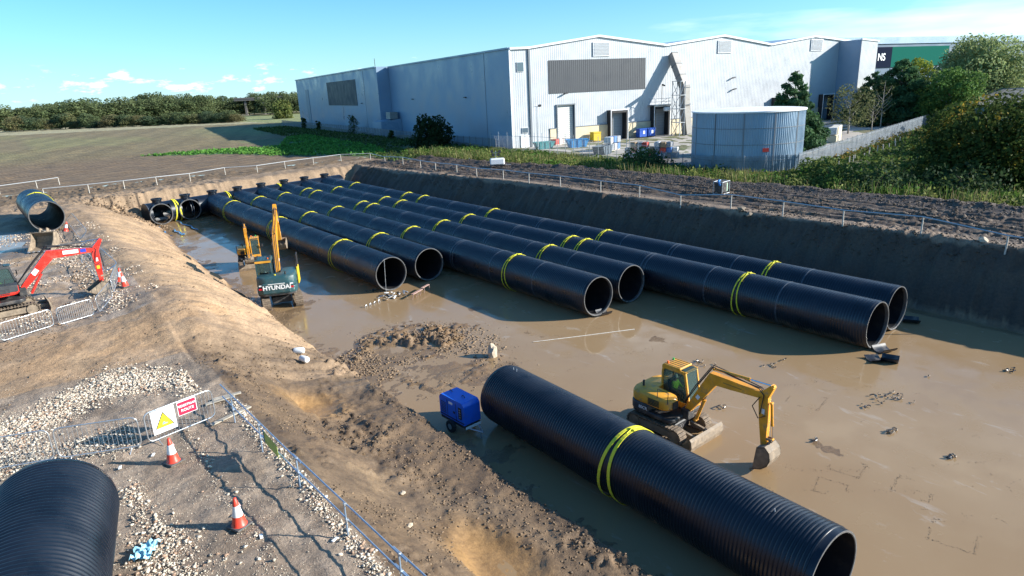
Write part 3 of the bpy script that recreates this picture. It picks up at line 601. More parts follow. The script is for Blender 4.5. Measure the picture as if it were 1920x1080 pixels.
# steel platform over the third door
p = MB().box((38.6, -1.2, 7.0), (6.0, 2.6, .18)).build('platform', M_STEEL, wh); m = MB()
for x in (35.7, 37.6, 39.6, 41.5):
    m.cyl((x, -2.4, 7), (x, -2.4, 8.4), .05, n=6)
for z in (7.7, 8.4): m.cyl((35.7, -2.4, z), (41.5, -2.4, z), .05, n=6); m.cyl((35.7, -2.4, z), (35.7, -.1, z), .05, n=6); m.cyl((41.5, -2.4, z), (41.5, -.1, z), .05, n=6)
m.build('guard_rail', M_STEEL, p)
MB().cyl((38.2, -1.7, 7), (38.2, -1.7, 11.2), .07, n=6).box((38.4, -1.9, 11.3), (.7, .5, .25), ry=.4).build('flood_lamp', M_LAMP, wh)
MB().bbox((39.2, -2.4, 6.0), (1.6, .9, .9), .15).build('hanging_unit', M_TRIM, wh)
for x, z in ((13, 10.6), (84, 13.0), (61.5, 12.2), (62, 9.5), (104, 12.5)):
    MB().box((x, -.55, z), (.9, .6, .22), ry=-.2).cyl((x, 0, z-.2), (x, -.5, z), .05, n=6).build('wall_lamp', M_LAMP, wh)
for y, z in ((23, 10.6), (60, 10.4), (100, 9.5)):
    xx = -.25 if y < 80 else -4.1
    MB().box((xx, y, z), (.5, .9, .2)).build('wall_lamp', M_LAMP, wh)
# extraction duct
m = MB(); P = [Vector((42.2, -.4, 17.9)), Vector((42.0, -5, 10.6)), Vector((42.1, -5.0, 6.8)), Vector((43.2, -5, .3))]
def boxsweep(m, P, w_, h_):
    for i in range(len(P)-1):
        a, b = P[i], P[i+1]; d = (b-a).normalized(); u = Vector((1, 0, 0)); u = (u-d*u.dot(d)).normalized(); v = d.cross(u); vs = []
        for q in (a-d*.02, b+d*.35*(i < len(P)-2)):
            for su, sv in ((-1, -1), (1, -1), (1, 1), (-1, 1)): vs.append(q+u*su*w_/2+v*sv*h_/2)
        m.add(vs, [(3, 2, 1, 0), (4, 5, 6, 7), (0, 1, 5, 4), (1, 2, 6, 5), (2, 3, 7, 6), (3, 0, 4, 7)])
boxsweep(m, P, 1.7, 1.7); dt = m.build('extraction_duct', M_DUCT, wh); m = MB()
for i in range(len(P)-1):
    n_ = 3 if i == 0 else 1
    for k in range(n_+1):
        q = P[i].lerp(P[i+1], k/n_); d = (P[i+1]-P[i]).normalized(); m = MB(); boxsweep(m, [q-d*.06, q+d*.06], 1.86, 1.86); m.build('duct_flange', M_DTRIM, dt)
m = MB()
for x, y in ((39.6, -6.3), (41.0, -3.6), (39.6, -3.6), (41.0, -6.3)): m.cyl((x, y, 0), (x, y, 12), .09, n=6)
for z in np.arange(0, 12, 3): 
    m.cyl((39.6, -6.3, z), (41.0, -6.3, z+3), .06, n=5); m.cyl((39.6, -3.6, z+3), (41.0, -3.6, z), .06, n=5); m.cyl((39.6, -6.3, z+3), (39.6, -3.6, z), .06, n=5); m.box((40.3, -5, z+3), (1.7, 3.0, .12))
m.build('support_frame', M_STEEL, wh)
# projecting tower on the right
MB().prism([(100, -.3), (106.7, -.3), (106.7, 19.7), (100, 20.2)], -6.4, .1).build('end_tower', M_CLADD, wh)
corr(100.05, 106.65, 0, lambda x: 20.15-(x-100)*.075, y=-6.46).build('cladding_sheet', M_CLAD, wh)
MB().box((103.35, -6.5, 20.0), (7.0, .4, .35), ry=.075).build('verge_trim', M_TRIM, wh)
# rear block standing proud on the long side, its grey panels and the lean-to
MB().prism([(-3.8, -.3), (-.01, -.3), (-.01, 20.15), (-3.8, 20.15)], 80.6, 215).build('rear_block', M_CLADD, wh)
MB().box((-3.86, 128, 13.0), (.12, 43.5, 8.6)).build('grey_wall_panel', M_GREY, wh)
MB().box((-3.86, 191, 7.7), (.12, 6.5, 15.3)).build('tall_door', M_GREY, wh).data.materials[0] = mat('blue_grey_door', (.20, .25, .31), .5)
MB().box((-.03, 12, 9.9), (.05, .08, 19.6)).build('sheet_joint', M_DTRIM, wh); MB().box((-3.83, 96, 9.9), (.05, .1, 19.6)).build('sheet_joint', M_DTRIM, wh)
MB().prism([(-6.5, 0), (-.05, 0), (-.05, 4.8), (-6.5, 4.2)], 72, 80.5).build('lean_to', M_CLADD, wh)
MB().box((-2.0, 75, 5.8), (2.4, 4, 2.0)).build('air_handling_unit', M_DUCT, wh)
MB().cyl((-3.6, 82, 20), (-3.6, 82, 22.6), .08, n=6).build('aerial', M_LAMP, wh)

# second building with the green sign panel
def wdir(px1, z1, P0, N):
    d = CR*(px1[0]-960)/FPX-CU*(px1[1]-540)/FPX+CW; s = ((P0.x)*N.x+(P0.y)*N.y-0)/(d[0]*N.x+d[1]*N.y); return Vector((d[0]*s, d[1]*s, CH+d[2]*s))
b2 = thing('distant_warehouse', 'long blue-grey warehouse with green panel and white letters behind the trees', 'warehouse', wl(0, 0), -WA)
VN = Vector((math.sin(WA), math.cos(WA), 0)); B0 = at_z(1700, 205, GZ)
v2 = (B0-WK).dot(VN)
def b2p(px, py):
    q = wdir((px, py), 0, B0, VN)-WK; return q.dot(Vector((math.cos(WA), -math.sin(WA), 0))), q.z
u0, _ = b2p(1640, 80); uA, zA = b2p(1660, 79); uB, zB = b2p(1915, 66)
u1 = uB+60
MB().prism([(u0-30, -.2), (u1, -.2), (u1, zB-.6), (u0-30, zB-.6)], v2, v2+90).build('walls', mat('blue_grey_cladding', (.10, .15, .21), .8, noise=(.2, .05)), b2)  # dark wall and sign panel colours stand in for a facade in shade
MB().box(((u0-30+u1)/2, v2-.15, zB-1.0), (u1-u0+31, .5, 1.9)).build('roof_edge', M_CLADD, b2)
g0, gz1 = b2p(1672, 88); g1, gz0 = b2p(1774, 120); n0, nz0 = b2p(1648, 127)
MB().box(((g0+g1)/2, v2-.2, (gz1+nz0)/2), (g1-g0, .25, gz1-nz0)).build('green_panel', mat('green_sign_panel', (.006, .10, .075), .9, spec=.05), b2)
nv = MB().box(((n0+g0)/2-2, v2-.22, (gz1+nz0)/2), (g0-n0+4, .25, gz1-nz0)).build('navy_panel', mat('navy_sign_panel', (.006, .012, .03), .9, spec=.05), b2)
def text(name, body, size, mt_, parent, loc, rot, ext=.02, bold=0):
    c = bpy.data.curves.new(name, 'FONT'); c.body = body; c.size = size; c.extrude = ext; c.align_x = 'CENTER'; c.align_y = 'CENTER'; c.offset = bold
    o = bpy.data.objects.new(name+'_tmp', c); COL.objects.link(o); bpy.context.view_layer.update()
    me = bpy.data.meshes.new_from_object(o.evaluated_get(bpy.context.evaluated_depsgraph_get())); bpy.data.objects.remove(o)
    me.materials.clear(); me.materials.append(mt_); return link(name, me, parent, loc, rot)
M_WHITE = mat('white_paint', (.78, .78, .76), .5, noise=(3, .06)); M_INK = mat('black_paint', (.02, .02, .02), .5)
text('lettering', 'NS', (gz1-nz0)*.5, M_WHITE, nv, ((n0+g0)/2-2.4, v2-.4, (gz1+nz0)/2), (math.pi/2, 0, 0), .03, .05)

# ---------------------------------------------------------------- yard, tank and its things
M_CONC = mat('yard_concrete', (.40, .36, .31), .85, noise=(.15, .18), wear=(.4, (.24, .22, .2), .6), bump=(3, .3, .02))
MB().add([(x, y, GZ+.02) for x, y in [(86.6, 109.5), (87.5, 98), (84.5, 75), (79.8, 57), (84.5, 48), (170, 63), (215, 84), (330, 100), (330, 62), (400, 62), (400, 140)]+[tuple(wl(120, -.0)[:2]), tuple(wl(106.7, -.05)[:2]), tuple(wl(0, -.05)[:2])]], [tuple(range(14))]).build('yard_pavement', M_CONC).__setitem__('kind', 'structure')
M_TANK = mat('tank_sheet', (.27, .38, .48), .42, metal=.2, noise=(.5, .08), wear=(1.0, (.34, .38, .4), .5))
tk = thing('storage_tank', 'round pale blue ribbed steel water tank with white lid behind palisade fence', 'tank', (84.83, 54.56, GZ))
TR = 7.46; m = MB(); n = 150; vs = []
for i in range(n):
    for q, r in ((0, TR), (.45, TR), (.6, TR+.06), (.9, TR+.06)):
        a = 2*math.pi*(i+q)/n; vs.append((r*math.cos(a), r*math.sin(a)))
k = len(vs); m.add([(x, y, 0) for x, y in vs]+[(x, y, 7.9) for x, y in vs], [(i, (i+1) % k, k+(i+1) % k, k+i) for i in range(k)]); m.build('ribbed_shell', M_TANK, tk)
m = MB(); m.lathe([(0, 8.25), (TR-.3, 8.02), (TR+.22, 7.98), (TR+.22, 7.8), (TR, 7.78)][::-1], n=72); m.build('lid', mat('white_tank_lid', (.80, .80, .78), .5, noise=(.4, .05)), tk, smooth=30)
for z in (1.6, 3.7, 5.8): m = MB(); m.lathe([(TR+.05, z-.04), (TR+.1, z-.03), (TR+.1, z+.03), (TR+.05, z+.04)], n=72); m.build('hoop', M_DTRIM, tk)
m = MB()
for a in np.arange(0, 360, 30): x, y = math.cos(R_(a)), math.sin(R_(a)); m.box((x*(TR+.07), y*(TR+.07), 3.9), (.07, .12, 7.7), rz=R_(a))
m.build('vertical_joint', M_DTRIM, tk)
sgn = at_z(1416, 289, 6.2)
MB().box((math.cos(R_(-128))*(TR+.1), math.sin(R_(-128))*(TR+.1), 3.0), (.06, .8, .5), rz=R_(-128)).build('red_notice', mat('red_notice', (.45, .03, .02), .5), tk)

M_PAL = mat('galvanised_palisade', (.20, .235, .27), .5, metal=.1, noise=(1, .2))
def fence_palisade(P, label, h_=2.4, pitch=.165, step=2.75, dark=False, pale_w=.10):
    t = thing('palisade_fence', label, 'fence', (P[0][0], P[0][1], GZ)); mtl = M_PAL if not dark else M_DTRIM
    o = Vector((P[0][0], P[0][1], 0)); m = MB(); posts = []
    for a, b in zip(P, P[1:]):
        a, b = Vector((a[0], a[1], 0)), Vector((b[0], b[1], 0)); L = (b-a).length; d = (b-a)/L; ang = math.atan2(d.y, d.x)
        for i in range(int(L/pitch)):
            q = a+d*(i+.5)*pitch-o; hh = h_+.02*math.sin(i*7.1)
            u = Vector((d.x, d.y, 0))*pale_w/2; nrm = Vector((-d.y, d.x, 0))*.02
            m.add([q-u, q+nrm, q+u, q-u+Vector((0, 0, hh-.12)), q+nrm+Vector((0, 0, hh)), q+u+Vector((0, 0, hh-.12))], [(0, 1, 4, 3), (1, 2, 5, 4)])
        r = MB().box(((a+b)/2-o+Vector((0, 0, .35))), (L, .05, .06), rz=ang).build('rail', mtl, t); MB().box(((a+b)/2-o+Vector((0, 0, h_-.35))), (L, .05, .06), rz=ang).build('rail', mtl, t)
        for i in range(int(L/step)+1): posts.append(a+d*min(i*step, L)-o+Vector((-d.y, d.x, 0))*.06)
    m.build('pale', mtl, t).__setitem__('kind', 'stuff')
    pm = MB().box((0, 0, h_/2), (.09, .09, h_)).mesh('fence_post', mtl)
    for q in posts: link('fence_post', pm, t, q)
    return t
def fence_mesh(P, label, h_=2.9, step=2.6, wire=True):
    t = thing('mesh_fence', label, 'fence', (P[0][0], P[0][1], GZ)); o = Vector((P[0][0], P[0][1], 0)); m = MB(); pm = MB().cyl((0, 0, 0), (0, 0, h_+.8), .05, n=6).mesh('fence_post', M_STEEL); rm = MB()
    for a, b in zip(P, P[1:]):
        a, b = Vector((a[0], a[1], 0)), Vector((b[0], b[1], 0)); L = (b-a).length; d = (b-a)/L
        for z in np.arange(.2, h_, .3): m.cyl(a-o+Vector((0, 0, z)), b-o+Vector((0, 0, z)), .009, n=3, cap=False)
        for i in range(int(L/.25)): q = a+d*i*.25-o; m.cyl(q, q+Vector((0, 0, h_)), .008, n=3, cap=False)
        rm.cyl(a-o+Vector((0, 0, h_)), b-o+Vector((0, 0, h_)), .035, n=5)
        for i in range(int(L/step)+1): link('fence_post', pm, t, a+d*i*step-o)
    m.build('wire_mesh', M_STEEL, t).__setitem__('kind', 'stuff'); rm.build('top_rail', M_STEEL, t)
fence_palisade([(78.2, 64.5), (75.9, 57), (77.6, 50), (82.8, 45.3)], 'grey palisade fence standing in front of the round tank')
fence_palisade([(82.8, 45.3), (110, 50.6), (140, 56.2), (167, 61.3)], 'long grey palisade fence running right and away from the tank', 2.6)
fence_palisade([(167, 61.3), (176, 58)], 'short end run of grey palisade fence beside a lamp column', 2.6)
fence_palisade([(83.0, 112), (84.5, 130), (89, 162), (97, 215), (109.7, 316)], 'dark palisade fence along the shaded long side of the warehouse', 2.4, .2, dark=True)
fence_mesh([(83, 114), (84.5, 99), (82.6, 84), (80.8, 73), (78.2, 64.9)], 'tall wire mesh fence with high posts between the weeds and warehouse yard')
# posts and rail round the excavation
M_POST = mat('pale_timber_post', (.50, .46, .40), .8, noise=(5, .2)); M_ROPE = mat('galvanised_tube', (.52, .54, .55), .4, metal=.5)
def rail_fence(pix, label, h_=1.25):
    p0 = at(*pix[0]); t = thing('post_and_rail_fence', label, 'fence', p0)
    pts = []
    for i, q in enumerate(pix):
        p = at(*q); p.z = gzd(p.x, p.y)-.05; r = p-p0; pts.append(r+Vector((0, 0, h_+.05)))
        MB().cyl((0, 0, 0), (.02*math.sin(i*3.3), .03*math.cos(i*2.1), h_+.05), .06, .05, n=7).build('post', M_POST, t, r)
    MB().tube(pts, .055, 5).build('rail', M_ROPE, t)
rail_fence([(84, 371), (168, 362), (234, 355), (295, 348), (357, 339), (423, 329), (483, 324), (535, 316), (588, 309), (640, 303), (695, 300)], 'pale post and rail fence along the far edge of the pit before the field')
rail_fence([(695, 300), (722, 304), (756, 309), (789, 314), (817, 319), (857, 324), (894, 330), (944, 336), (992, 343), (1051, 350), (1126, 360), (1199, 371), (1276, 383), (1370, 395), (1467, 405), (1580, 422), (1726, 441), (1886, 466), (2060, 494)], 'long post and rail fence above the shaded right pit wall')
rail_fence([(-60, 372), (0, 364), (70, 353), (112, 347)], 'short run of pale rail fence at the left above the short pipe')

# yard clutter
def ubox(name, u, v, d, mtl, label, cat, lid=None, rz=0):
    t = thing(name, label, cat, wl(u, v, .03), -WA+rz); MB().bbox((0, 0, d[2]*.45+.12), (d[0], d[1], d[2]*.85), .06).build('container_body', mtl, t)
    MB().bbox((0, -.03, d[2]*.94+.12), (d[0]+.1, d[1]+.1, d[2]*.14), .04).build('lid', lid or mtl, t)
    m = MB(); [m.cyl((sx*d[0]*.38-.05, sy*d[1]*.35, .1), (sx*d[0]*.38+.05, sy*d[1]*.35, .1), .1, n=8) for sx in (-1, 1) for sy in (-1, 1)]; m.build('castor', M_BLACK, t); return t
M_BLUE = mat('blue_plastic', (.012, .08, .40), .4, noise=(2, .1)); M_YB = mat('yellow_plastic', (.55, .40, .02), .5)
for k, u in enumerate((32.2, 34.6)):
    t = ubox('wheeled_bin', u, -2.0, (2.1, 1.4, 1.9), M_BLUE, 'blue wheeled waste bin by the dock doors, %s one' % ('left-hand' if k == 0 else 'right-hand'), 'bin'); MB().box((.2, -.72, 1.2), (.5, .02, .7)).build('white_label', M_WHITE, t)
ubox('wheeled_bin', 19.8, -1.6, (2.0, 1.4, 2.0), M_YB, 'bright yellow wheeled bin against the cream plinth', 'bin')
def skip(loc, rz, mtl, label, L=4.6, W=2.2, H=1.5):
    t = thing('waste_skip', label, 'skip', loc, rz); pr_ = [(-L/2+.7, 0), (L/2-.7, 0), (L/2, H), (-L/2, H)]; pi_ = [(-L/2+.75, .08), (L/2-.75, .08), (L/2-.07, H), (-L/2+.07, H)]
    m = MB(); m.prism(pr_, -W/2, -W/2+.06); m.prism(pr_, W/2-.06, W/2)
    for (a, b), (c, d) in zip(pr_, pr_[1:]+pr_[:1]):
        if b == H and d == H: continue
        m.box(((a+c)/2, 0, (b+d)/2), (math.hypot(c-a, d-b), W, .06), ry=-math.atan2(d-b, c-a))
    m.build('hull', mtl, t); m = MB(); [m.box((sx*.9*(L/2-.8), sy*(W/2+.05), H*.5), (.12, .1, H)) for sx in (-1, 0, 1) for sy in (-1, 1)]; m.build('stiffener', mtl, t)
    m = MB(); m.box((0, 0, H), (L, .1, .1)); [m.box((0, s_*W/2, H), (L+.1, .1, .1)) for s_ in (-1, 1)]; m.build('rim_bar', mtl, t); return t
skip(at_z(1082, 276, GZ), R_(-30), mat('light_blue_paint', (.06, .32, .62), .5, wear=(2, (.2, .15, .1), .4)), 'light blue waste skip in the yard behind the mesh fence', 4.6, 2.2, 1.6)
skip(at_z(1020, 279, GZ), R_(-20), mat('teal_paint', (.05, .25, .26), .5, wear=(2, (.2, .15, .1), .5)), 'teal waste skip nearer the warehouse corner', 4.2, 2.0, 1.4)
skip(at_z(1130, 289, GZ), R_(20), mat('dark_steel_paint', (.08, .11, .14), .5), 'dark grey waste skip right of the light blue skip', 4.2, 2.2, 1.5)
def crate_stack(px, py, label, cols_, nx=3, nz=2, s_=1.1):
    t = thing('pallet_stack', label, 'pallet stack', at_z(px, py, GZ), R_(20))
    for i in range(nx):
        for k in range(nz): MB().bbox((i*s_*1.08, .1*math.sin(i*5+k), .12+s_*.42+k*s_*.92), (s_, s_, s_*.84), .06, rz=.1*math.sin(i+k*2)).build('packed_load', cols_[(i+k) % len(cols_)], t)
        MB().box((i*s_*1.08, 0, .06), (s_, s_, .12)).build('pallet', M_POST, t)
MW = [mat('bale_%s' % n_, c, .8, noise=(6, .4)) for n_, c in (('blue', (.08, .18, .4)), ('grey', (.25, .27, .3)), ('white', (.6, .6, .58)), ('red', (.4, .06, .04)), ('brown', (.28, .2, .12)))]
crate_stack(1142, 283, 'low stack of grey and white packed loads behind the mesh fence', [MW[1], MW[2], MW[0]], 3, 2, 1.4)
crate_stack(1040, 272, 'red and white packed loads stacked beside the warehouse corner', [MW[3], MW[2]], 3, 1, 1.4)
crate_stack(1560, 268, 'cream and white packed loads between the pines and palisade fence', [mat('cream_pack', (.6, .52, .36), .8), MW[2]], 5, 2, 1.5)
t = thing('waste_bales', 'heap of brown and grey baled waste behind the mesh fence', 'bales', at_z(1205, 297, GZ), R_(-60))
for i in range(9):
    for k in range(3 if i % 4 else 2): MB().bbox((i*.98-2.5, (i % 3)*.25, .5+k*.88), (.95, 1.4, .86), .12, rz=.15*math.sin(i*3+k)).build('bale', MW[(i*2+k) % 5], t)
def lampcol(px, py, h_, label, arms=2):
    p = at_z(px, py, GZ); t = thing('lamp_column', label, 'lamp post', p, R_(-20)); MB().cyl((0, 0, 0), (0, 0, h_), .11, .07, n=8).build('column', M_STEEL, t)
    MB().cyl((-.6, 0, h_), (.6, 0, h_), .05, n=6).build('bracket', M_STEEL, t)
    for s_ in ((-1, 1) if arms == 2 else (1,)): MB().bbox((s_*.55, -.2, h_+.15), (.6, .5, .35), .06, rx=-.5).build('flood_lamp', M_LAMP, t)
lampcol(1584, 212, 9.6, 'floodlight column in front of the warehouse end tower'); lampcol(1383, 204, 8.2, 'floodlight column rising behind the round tank')
lampcol(1738, 216, 9.5, 'lamp column at the end of the long palisade fence', 1); lampcol(1009, 281, 8.5, 'slender lamp column in front of the warehouse near its corner', 1)
# far right shed
GL = lambda px, py: at_z(px, py, GZ)
t = thing('shed', 'small blue-walled shed with grey pitched roof behind the autumn tree', 'shed', GL(1898, 236), -WA); MB().prism([(0, 0), (24, 0), (24, 4), (12, 7), (0, 4)], -2, 20).build('walls', mat('light_blue_wall', (.30, .40, .52), .5), t)
for s_ in (-1, 1): MB().box((12+s_*6.2, 9, 5.58), (13.2, 23, .2), ry=s_*math.atan2(3, 12)).build('roof_slope', mat('fibre_cement', (.26, .25, .23), .8, noise=(.6, .2)), t)

# ---------------------------------------------------------------- trees, shrubs and ground cover
def leaf_mat(name, rough=.65):
    m = bpy.data.materials.new(name); m.use_nodes = True; t = m.node_tree; b = t.nodes['Principled BSDF']; a = t.nodes.new('ShaderNodeAttribute'); a.attribute_name = 'col'
    t.links.new(a.outputs['Color'], b.inputs['Base Color']); b.inputs['Roughness'].default_value = rough; b.inputs['Specular IOR Level'].default_value = .08
    tr = t.nodes.new('ShaderNodeBsdfTranslucent'); t.links.new(a.outputs['Color'], tr.inputs[0]); mx = t.nodes.new('ShaderNodeMixShader'); mx.inputs[0].default_value = .38
    t.links.new(b.outputs[0], mx.inputs[1]); t.links.new(tr.outputs[0], mx.inputs[2]); t.links.new(mx.outputs[0], t.nodes['Material Output'].inputs[0]); return m
M_LEAF = leaf_mat('leaves'); M_BARK = mat('bark', (.13, .10, .07), .9, noise=(3, .3), bump=(5, .6, .05)); M_PALEBARK = mat('pale_bark', (.34, .31, .27), .85, noise=(4, .25))
def leaves(P, Nrm, size, cols, aspect=1.6):
    """one tilted leaf-clump face at each point"""
    n = len(P); r = rng.normal(size=(n, 3)); nn = Nrm+r*.75; nn /= np.linalg.norm(nn, axis=1)[:, None]+1e-9
    a = np.cross(nn, rng.normal(size=(n, 3))); a /= np.linalg.norm(a, axis=1)[:, None]+1e-9; b = np.cross(nn, a)
    s_ = (size*(.6+.8*rng.random(n)))[:, None] if np.isscalar(size) else (size*(.6+.8*rng.random(n)))[:, None]
    k = rng.random((n, 1))*.4
    V = np.stack([P-a*s_*.5, P+b*s_*(.32)*1.0-a*s_*k*.2, P+a*s_*.5*aspect/1.3, P-b*s_*.34+a*s_*k*.2], 1).reshape(-1, 3)
    F = np.arange(4*n).reshape(n, 4); return V, F, np.repeat(np.clip(cols*1.3, 0, 1), 4, 0)
def crown_pts(n, lobes, shell=.65):
    """points in the outer part of a set of leafy lobes: (centre, radii)"""
    w_ = np.array([l[1][0]*l[1][2] for l in lobes]); idx = rng.choice(len(lobes), n, p=w_/w_.sum()); c = np.array([l[0] for l in lobes])[idx]; r = np.array([l[1] for l in lobes])[idx]
    d = rng.normal(size=(n, 3)); d /= np.linalg.norm(d, axis=1)[:, None]; rad = (shell+(1-shell)*rng.random(n)**.6)*(.82+.36*vn(d[:, 0]*3+idx*7.1, d[:, 2]*3+d[:, 1]*2.2, 4)); return c+d*r*rad[:, None], d, idx
def tree_mesh(h_, r, base, var, n, size, nl=16, low=.25, squash=1.0, shape='round', yellow=0):
    lobes = []
    for i in range(nl):
        t = (i+.5)/nl; zz = low+(1-low)*t
        if shape == 'round': rr = math.sqrt(max(.05, 1-((zz-.55)/.55)**2))
        elif shape == 'cone': rr = max(.1, 1.05-zz)
        else: rr = .95 if zz < .6 else .95*math.sqrt(max(.05, 1-((zz-.6)/.45)**2))
        a = i*2.399+random.random(); q = rr*r*random.uniform(.35, .72)
        lr = r*random.uniform(.28, .46)*(.7+.5*rr)
        lobes.append(((math.cos(a)*q, math.sin(a)*q, zz*h_-lr*.45), (lr, lr, lr*.75*squash)))
    P, D, idx = crown_pts(n, lobes); tone = rng.random(nl)[idx]
    cl = np.array(base)*(.72+.5*tone[:, None]+.35*rng.random((n, 1))); cl = cl+np.array(var)*((rng.random((n, 1)) < .3)*rng.random((n, 1))); 
    if yellow: k = (vn(P[:, 0]*.6, P[:, 2]*.6+P[:, 1]*.5, 5) > (1-yellow))[:, None]; cl = np.where(k, np.array((.24, .17, .025))*(.6+.6*rng.random((n, 1))), cl)
    P[:, 2] = np.maximum(P[:, 2], .15); return leaves(P, D, size, np.clip(cl, 0.004, 1))
def trunk_mb(h_, r, n=7, spread=.5, top=.75):
    m = MB(); m.tube([(0, 0, -.3), (.1*r, 0, h_*.25), (-.1*r, .1, h_*.5), (0, 0, h_*top)], [r, r*.75, r*.5, r*.15], 7)
    for i in range(n):
        a = i*2.4; z0 = h_*(.25+.4*i/n); L = h_*spread*(.6+.3*math.sin(i*3.1)); m.tube([(0, 0, z0), (math.cos(a)*L*.4, math.sin(a)*L*.4, z0+L*.3), (math.cos(a)*L*.75, math.sin(a)*L*.75, z0+L*.75)], [r*.4, r*.25, r*.06], 5)
    return m
def plant(name, label, cat, loc, h_, r, base, var, n, size, group=None, rz=0, bark=None, sink=0, **kw):
    t = thing(name, label, cat, (loc[0], loc[1], loc[2]-sink), rz, group)
    V, F, c = tree_mesh(h_, r, base, var, n, size, **kw); link('crown', np_mesh('crown', V, F, M_LEAF, c), t)
    trunk_mb(h_, max(.08, h_*.022)).build('trunk', bark or M_BARK, t, smooth=True); return t
G1 = (.055, .085, .022); G2 = (.04, .07, .022); G3 = (.075, .10, .03); GD = (.022, .042, .018); V1 = (.06, .06, .01)
GL = lambda px, py: at_z(px, py, GZ)
plant('autumn_tree', 'wide bushy tree with yellowing autumn leaves at the right edge', 'tree', Vector((87, 24.5, GZ)), 9.0, 8.4, (.036, .055, .014), (.05, .04, .006), 26000, .40, nl=40, low=.05, shape='box', yellow=.16)
plant('willow_tree', 'tallest grey-green willow behind the lamp column at upper right', 'tree', Vector((187, 59, GZ)), 18.3, 10.8, (.17, .205, .085), (.06, .06, .03), 36000, .55, nl=44, low=.12, shape='round')
plant('leafy_tree', 'mid green rounded tree between the two pines and the willow', 'tree', Vector((168, 58.5, GZ)), 12, 6.6, (.06, .115, .03), V1, 11000, .5, nl=18, low=.1)
plant('leafy_tree', 'yellow-green tree standing before the green sign panel', 'tree', Vector((190, 74, GZ)), 15, 5, (.14, .17, .03), (.08, .06, 0), 7000, .5, nl=14, low=.15)
def pine(label, loc, h_, r, n=9000, size=.55, lean=0):
    t = thing('pine_tree', label, 'tree', loc); lobes = []; k = 34; rot = rng.random()*6
    for i in range(k):
        q = i/k; a = i*2.399+rot; zz = .04+.92*q; rr = r*(1.0-q)**.7*random.uniform(.5, 1); lr = r*.27*(1.3-q); lobes.append(((math.cos(a)*rr, math.sin(a)*rr, zz*h_+.05*rr), (lr*1.2, lr*1.2, lr*.7)))
    P, D, idx = crown_pts(n, lobes, .3); c = np.array((.042, .085, .036))*(.7+.5*rng.random(k)[idx][:, None]+.5*rng.random((n, 1))); V, F, c = leaves(P, D, size, c, 2.6); link('crown', np_mesh('crown', V, F, M_LEAF, c), t)
    trunk_mb(h_, h_*.018, 12, .25, .97).build('trunk', M_BARK, t, smooth=True)
pine('tall dark pine standing right of the round tank', Vector((104, 58.5, GZ)), 13.2, 5.6, 15000, .42)
pine('large dark pine beside the warehouse end tower, left of the pair', Vector((184, 82, GZ)), 12.5, 6.0, 11000, .5)
pine('large dark pine beside the warehouse end tower, right of the pair', Vector((168, 69, GZ)), 15, 9.0, 22000, .5)
for k, (x, y, h_, r) in enumerate(((103, 11, 12, 7), (115, 17, 14.5, 8), (131, 21, 15.5, 8), (147, 25.5, 15.5, 8), (163, 30, 15.5, 8))):
    plant('hedgerow_tree', ('first', 'second', 'third', 'fourth', 'fifth')[k]+' tree of the row beyond the right edge that shades the bank', 'tree', Vector((x, y, GZ)), h_, r, (.03, .045, .014), V1, 5000, .75, group='tree row shading the bank', nl=18, low=.03, shape='box')
plant('birch_tree', 'small thin-leaved birch between the tank pine and the end tower', 'tree', Vector((141, 67, GZ)), 10, 4.6, (.07, .08, .035), (.05, .04, .02), 1500, .4, bark=M_PALEBARK, nl=18, low=.3)
for k, (x, y, h_, lb) in enumerate(((158, 68, 10.5, 'almost bare young tree just left of the pines'), (147, 65, 7.5, 'almost bare pale-stemmed sapling right of the birch'))):
    t = thing('bare_tree', lb, 'tree', (x, y, GZ)); trunk_mb(h_, .14, 14, .42, .97).build('trunk', M_PALEBARK, t, smooth=True); V, F, c = tree_mesh(h_, 2.4, (.08, .085, .04), V1, 220, .3, 10, low=.35); link('crown', np_mesh('crown', V, F, M_LEAF, c), t)
plant('dark_shrub', 'large dark shrub against the shaded warehouse wall', 'shrub', Vector((78.5, 131, GZ)), 7.2, 4.8, (.02, .035, .014), (.01, .015, .004), 5200, .5, nl=20, low=.05, shape='box')
for px, py, h_, lb in ((665, 250, 6.0, 'small shaded tree growing by the dark palisade fence'), (571, 240, 4.2, 'low shrub at the far left end of the warehouse'), (598, 243, 3.4, 'low shrub second from the left end of the warehouse'), (735, 262, 2.6, 'low shrub beside the warehouse lean-to')):
    p = GL(px, py); plant('shrub', lb, 'shrub', p, h_, h_*.38, (.025, .045, .015), V1, 900, .35, nl=10, low=.1)
plant('field_shrub', 'round bush at the field corner left of the warehouse', 'shrub', GL(533, 222), 11, 7, (.08, .10, .03), (.08, .05, .01), 2200, 1.0, nl=12, low=.05, shape='box')
# weeds and brambles by the haul track: real shrubs where they mound up
for k, (x, y, h_, r, base, lb) in enumerate(((74.5, 37, 3.0, 4.6, G1, 'leafy bramble mound on the verge left of the shaded bank'), (80, 41, 2.6, 3.6, G3, 'pale green bramble mound below the palisade fence corner'), (71.5, 30, 2.8, 4.2, GD, 'dark bramble mound under the shaded bank'),
        (73, 62, 2.4, 3.6, GD, 'dark bramble mound left of the tank fence'), (76.5, 67, 3.0, 3.4, G2, 'tall weedy mound in front of the baled waste'), (75, 24, 3.2, 5, GD, 'dark bramble thicket in front of the autumn tree'), (74, 14, 2.6, 4.5, G1, 'green bramble thicket at the right edge below the autumn tree'))):
    plant('bramble_bush', lb, 'shrub', Vector((x, y, GZ-.2)), h_, r, base, V1, 2600, .36, nl=14, low=.02, shape='box')

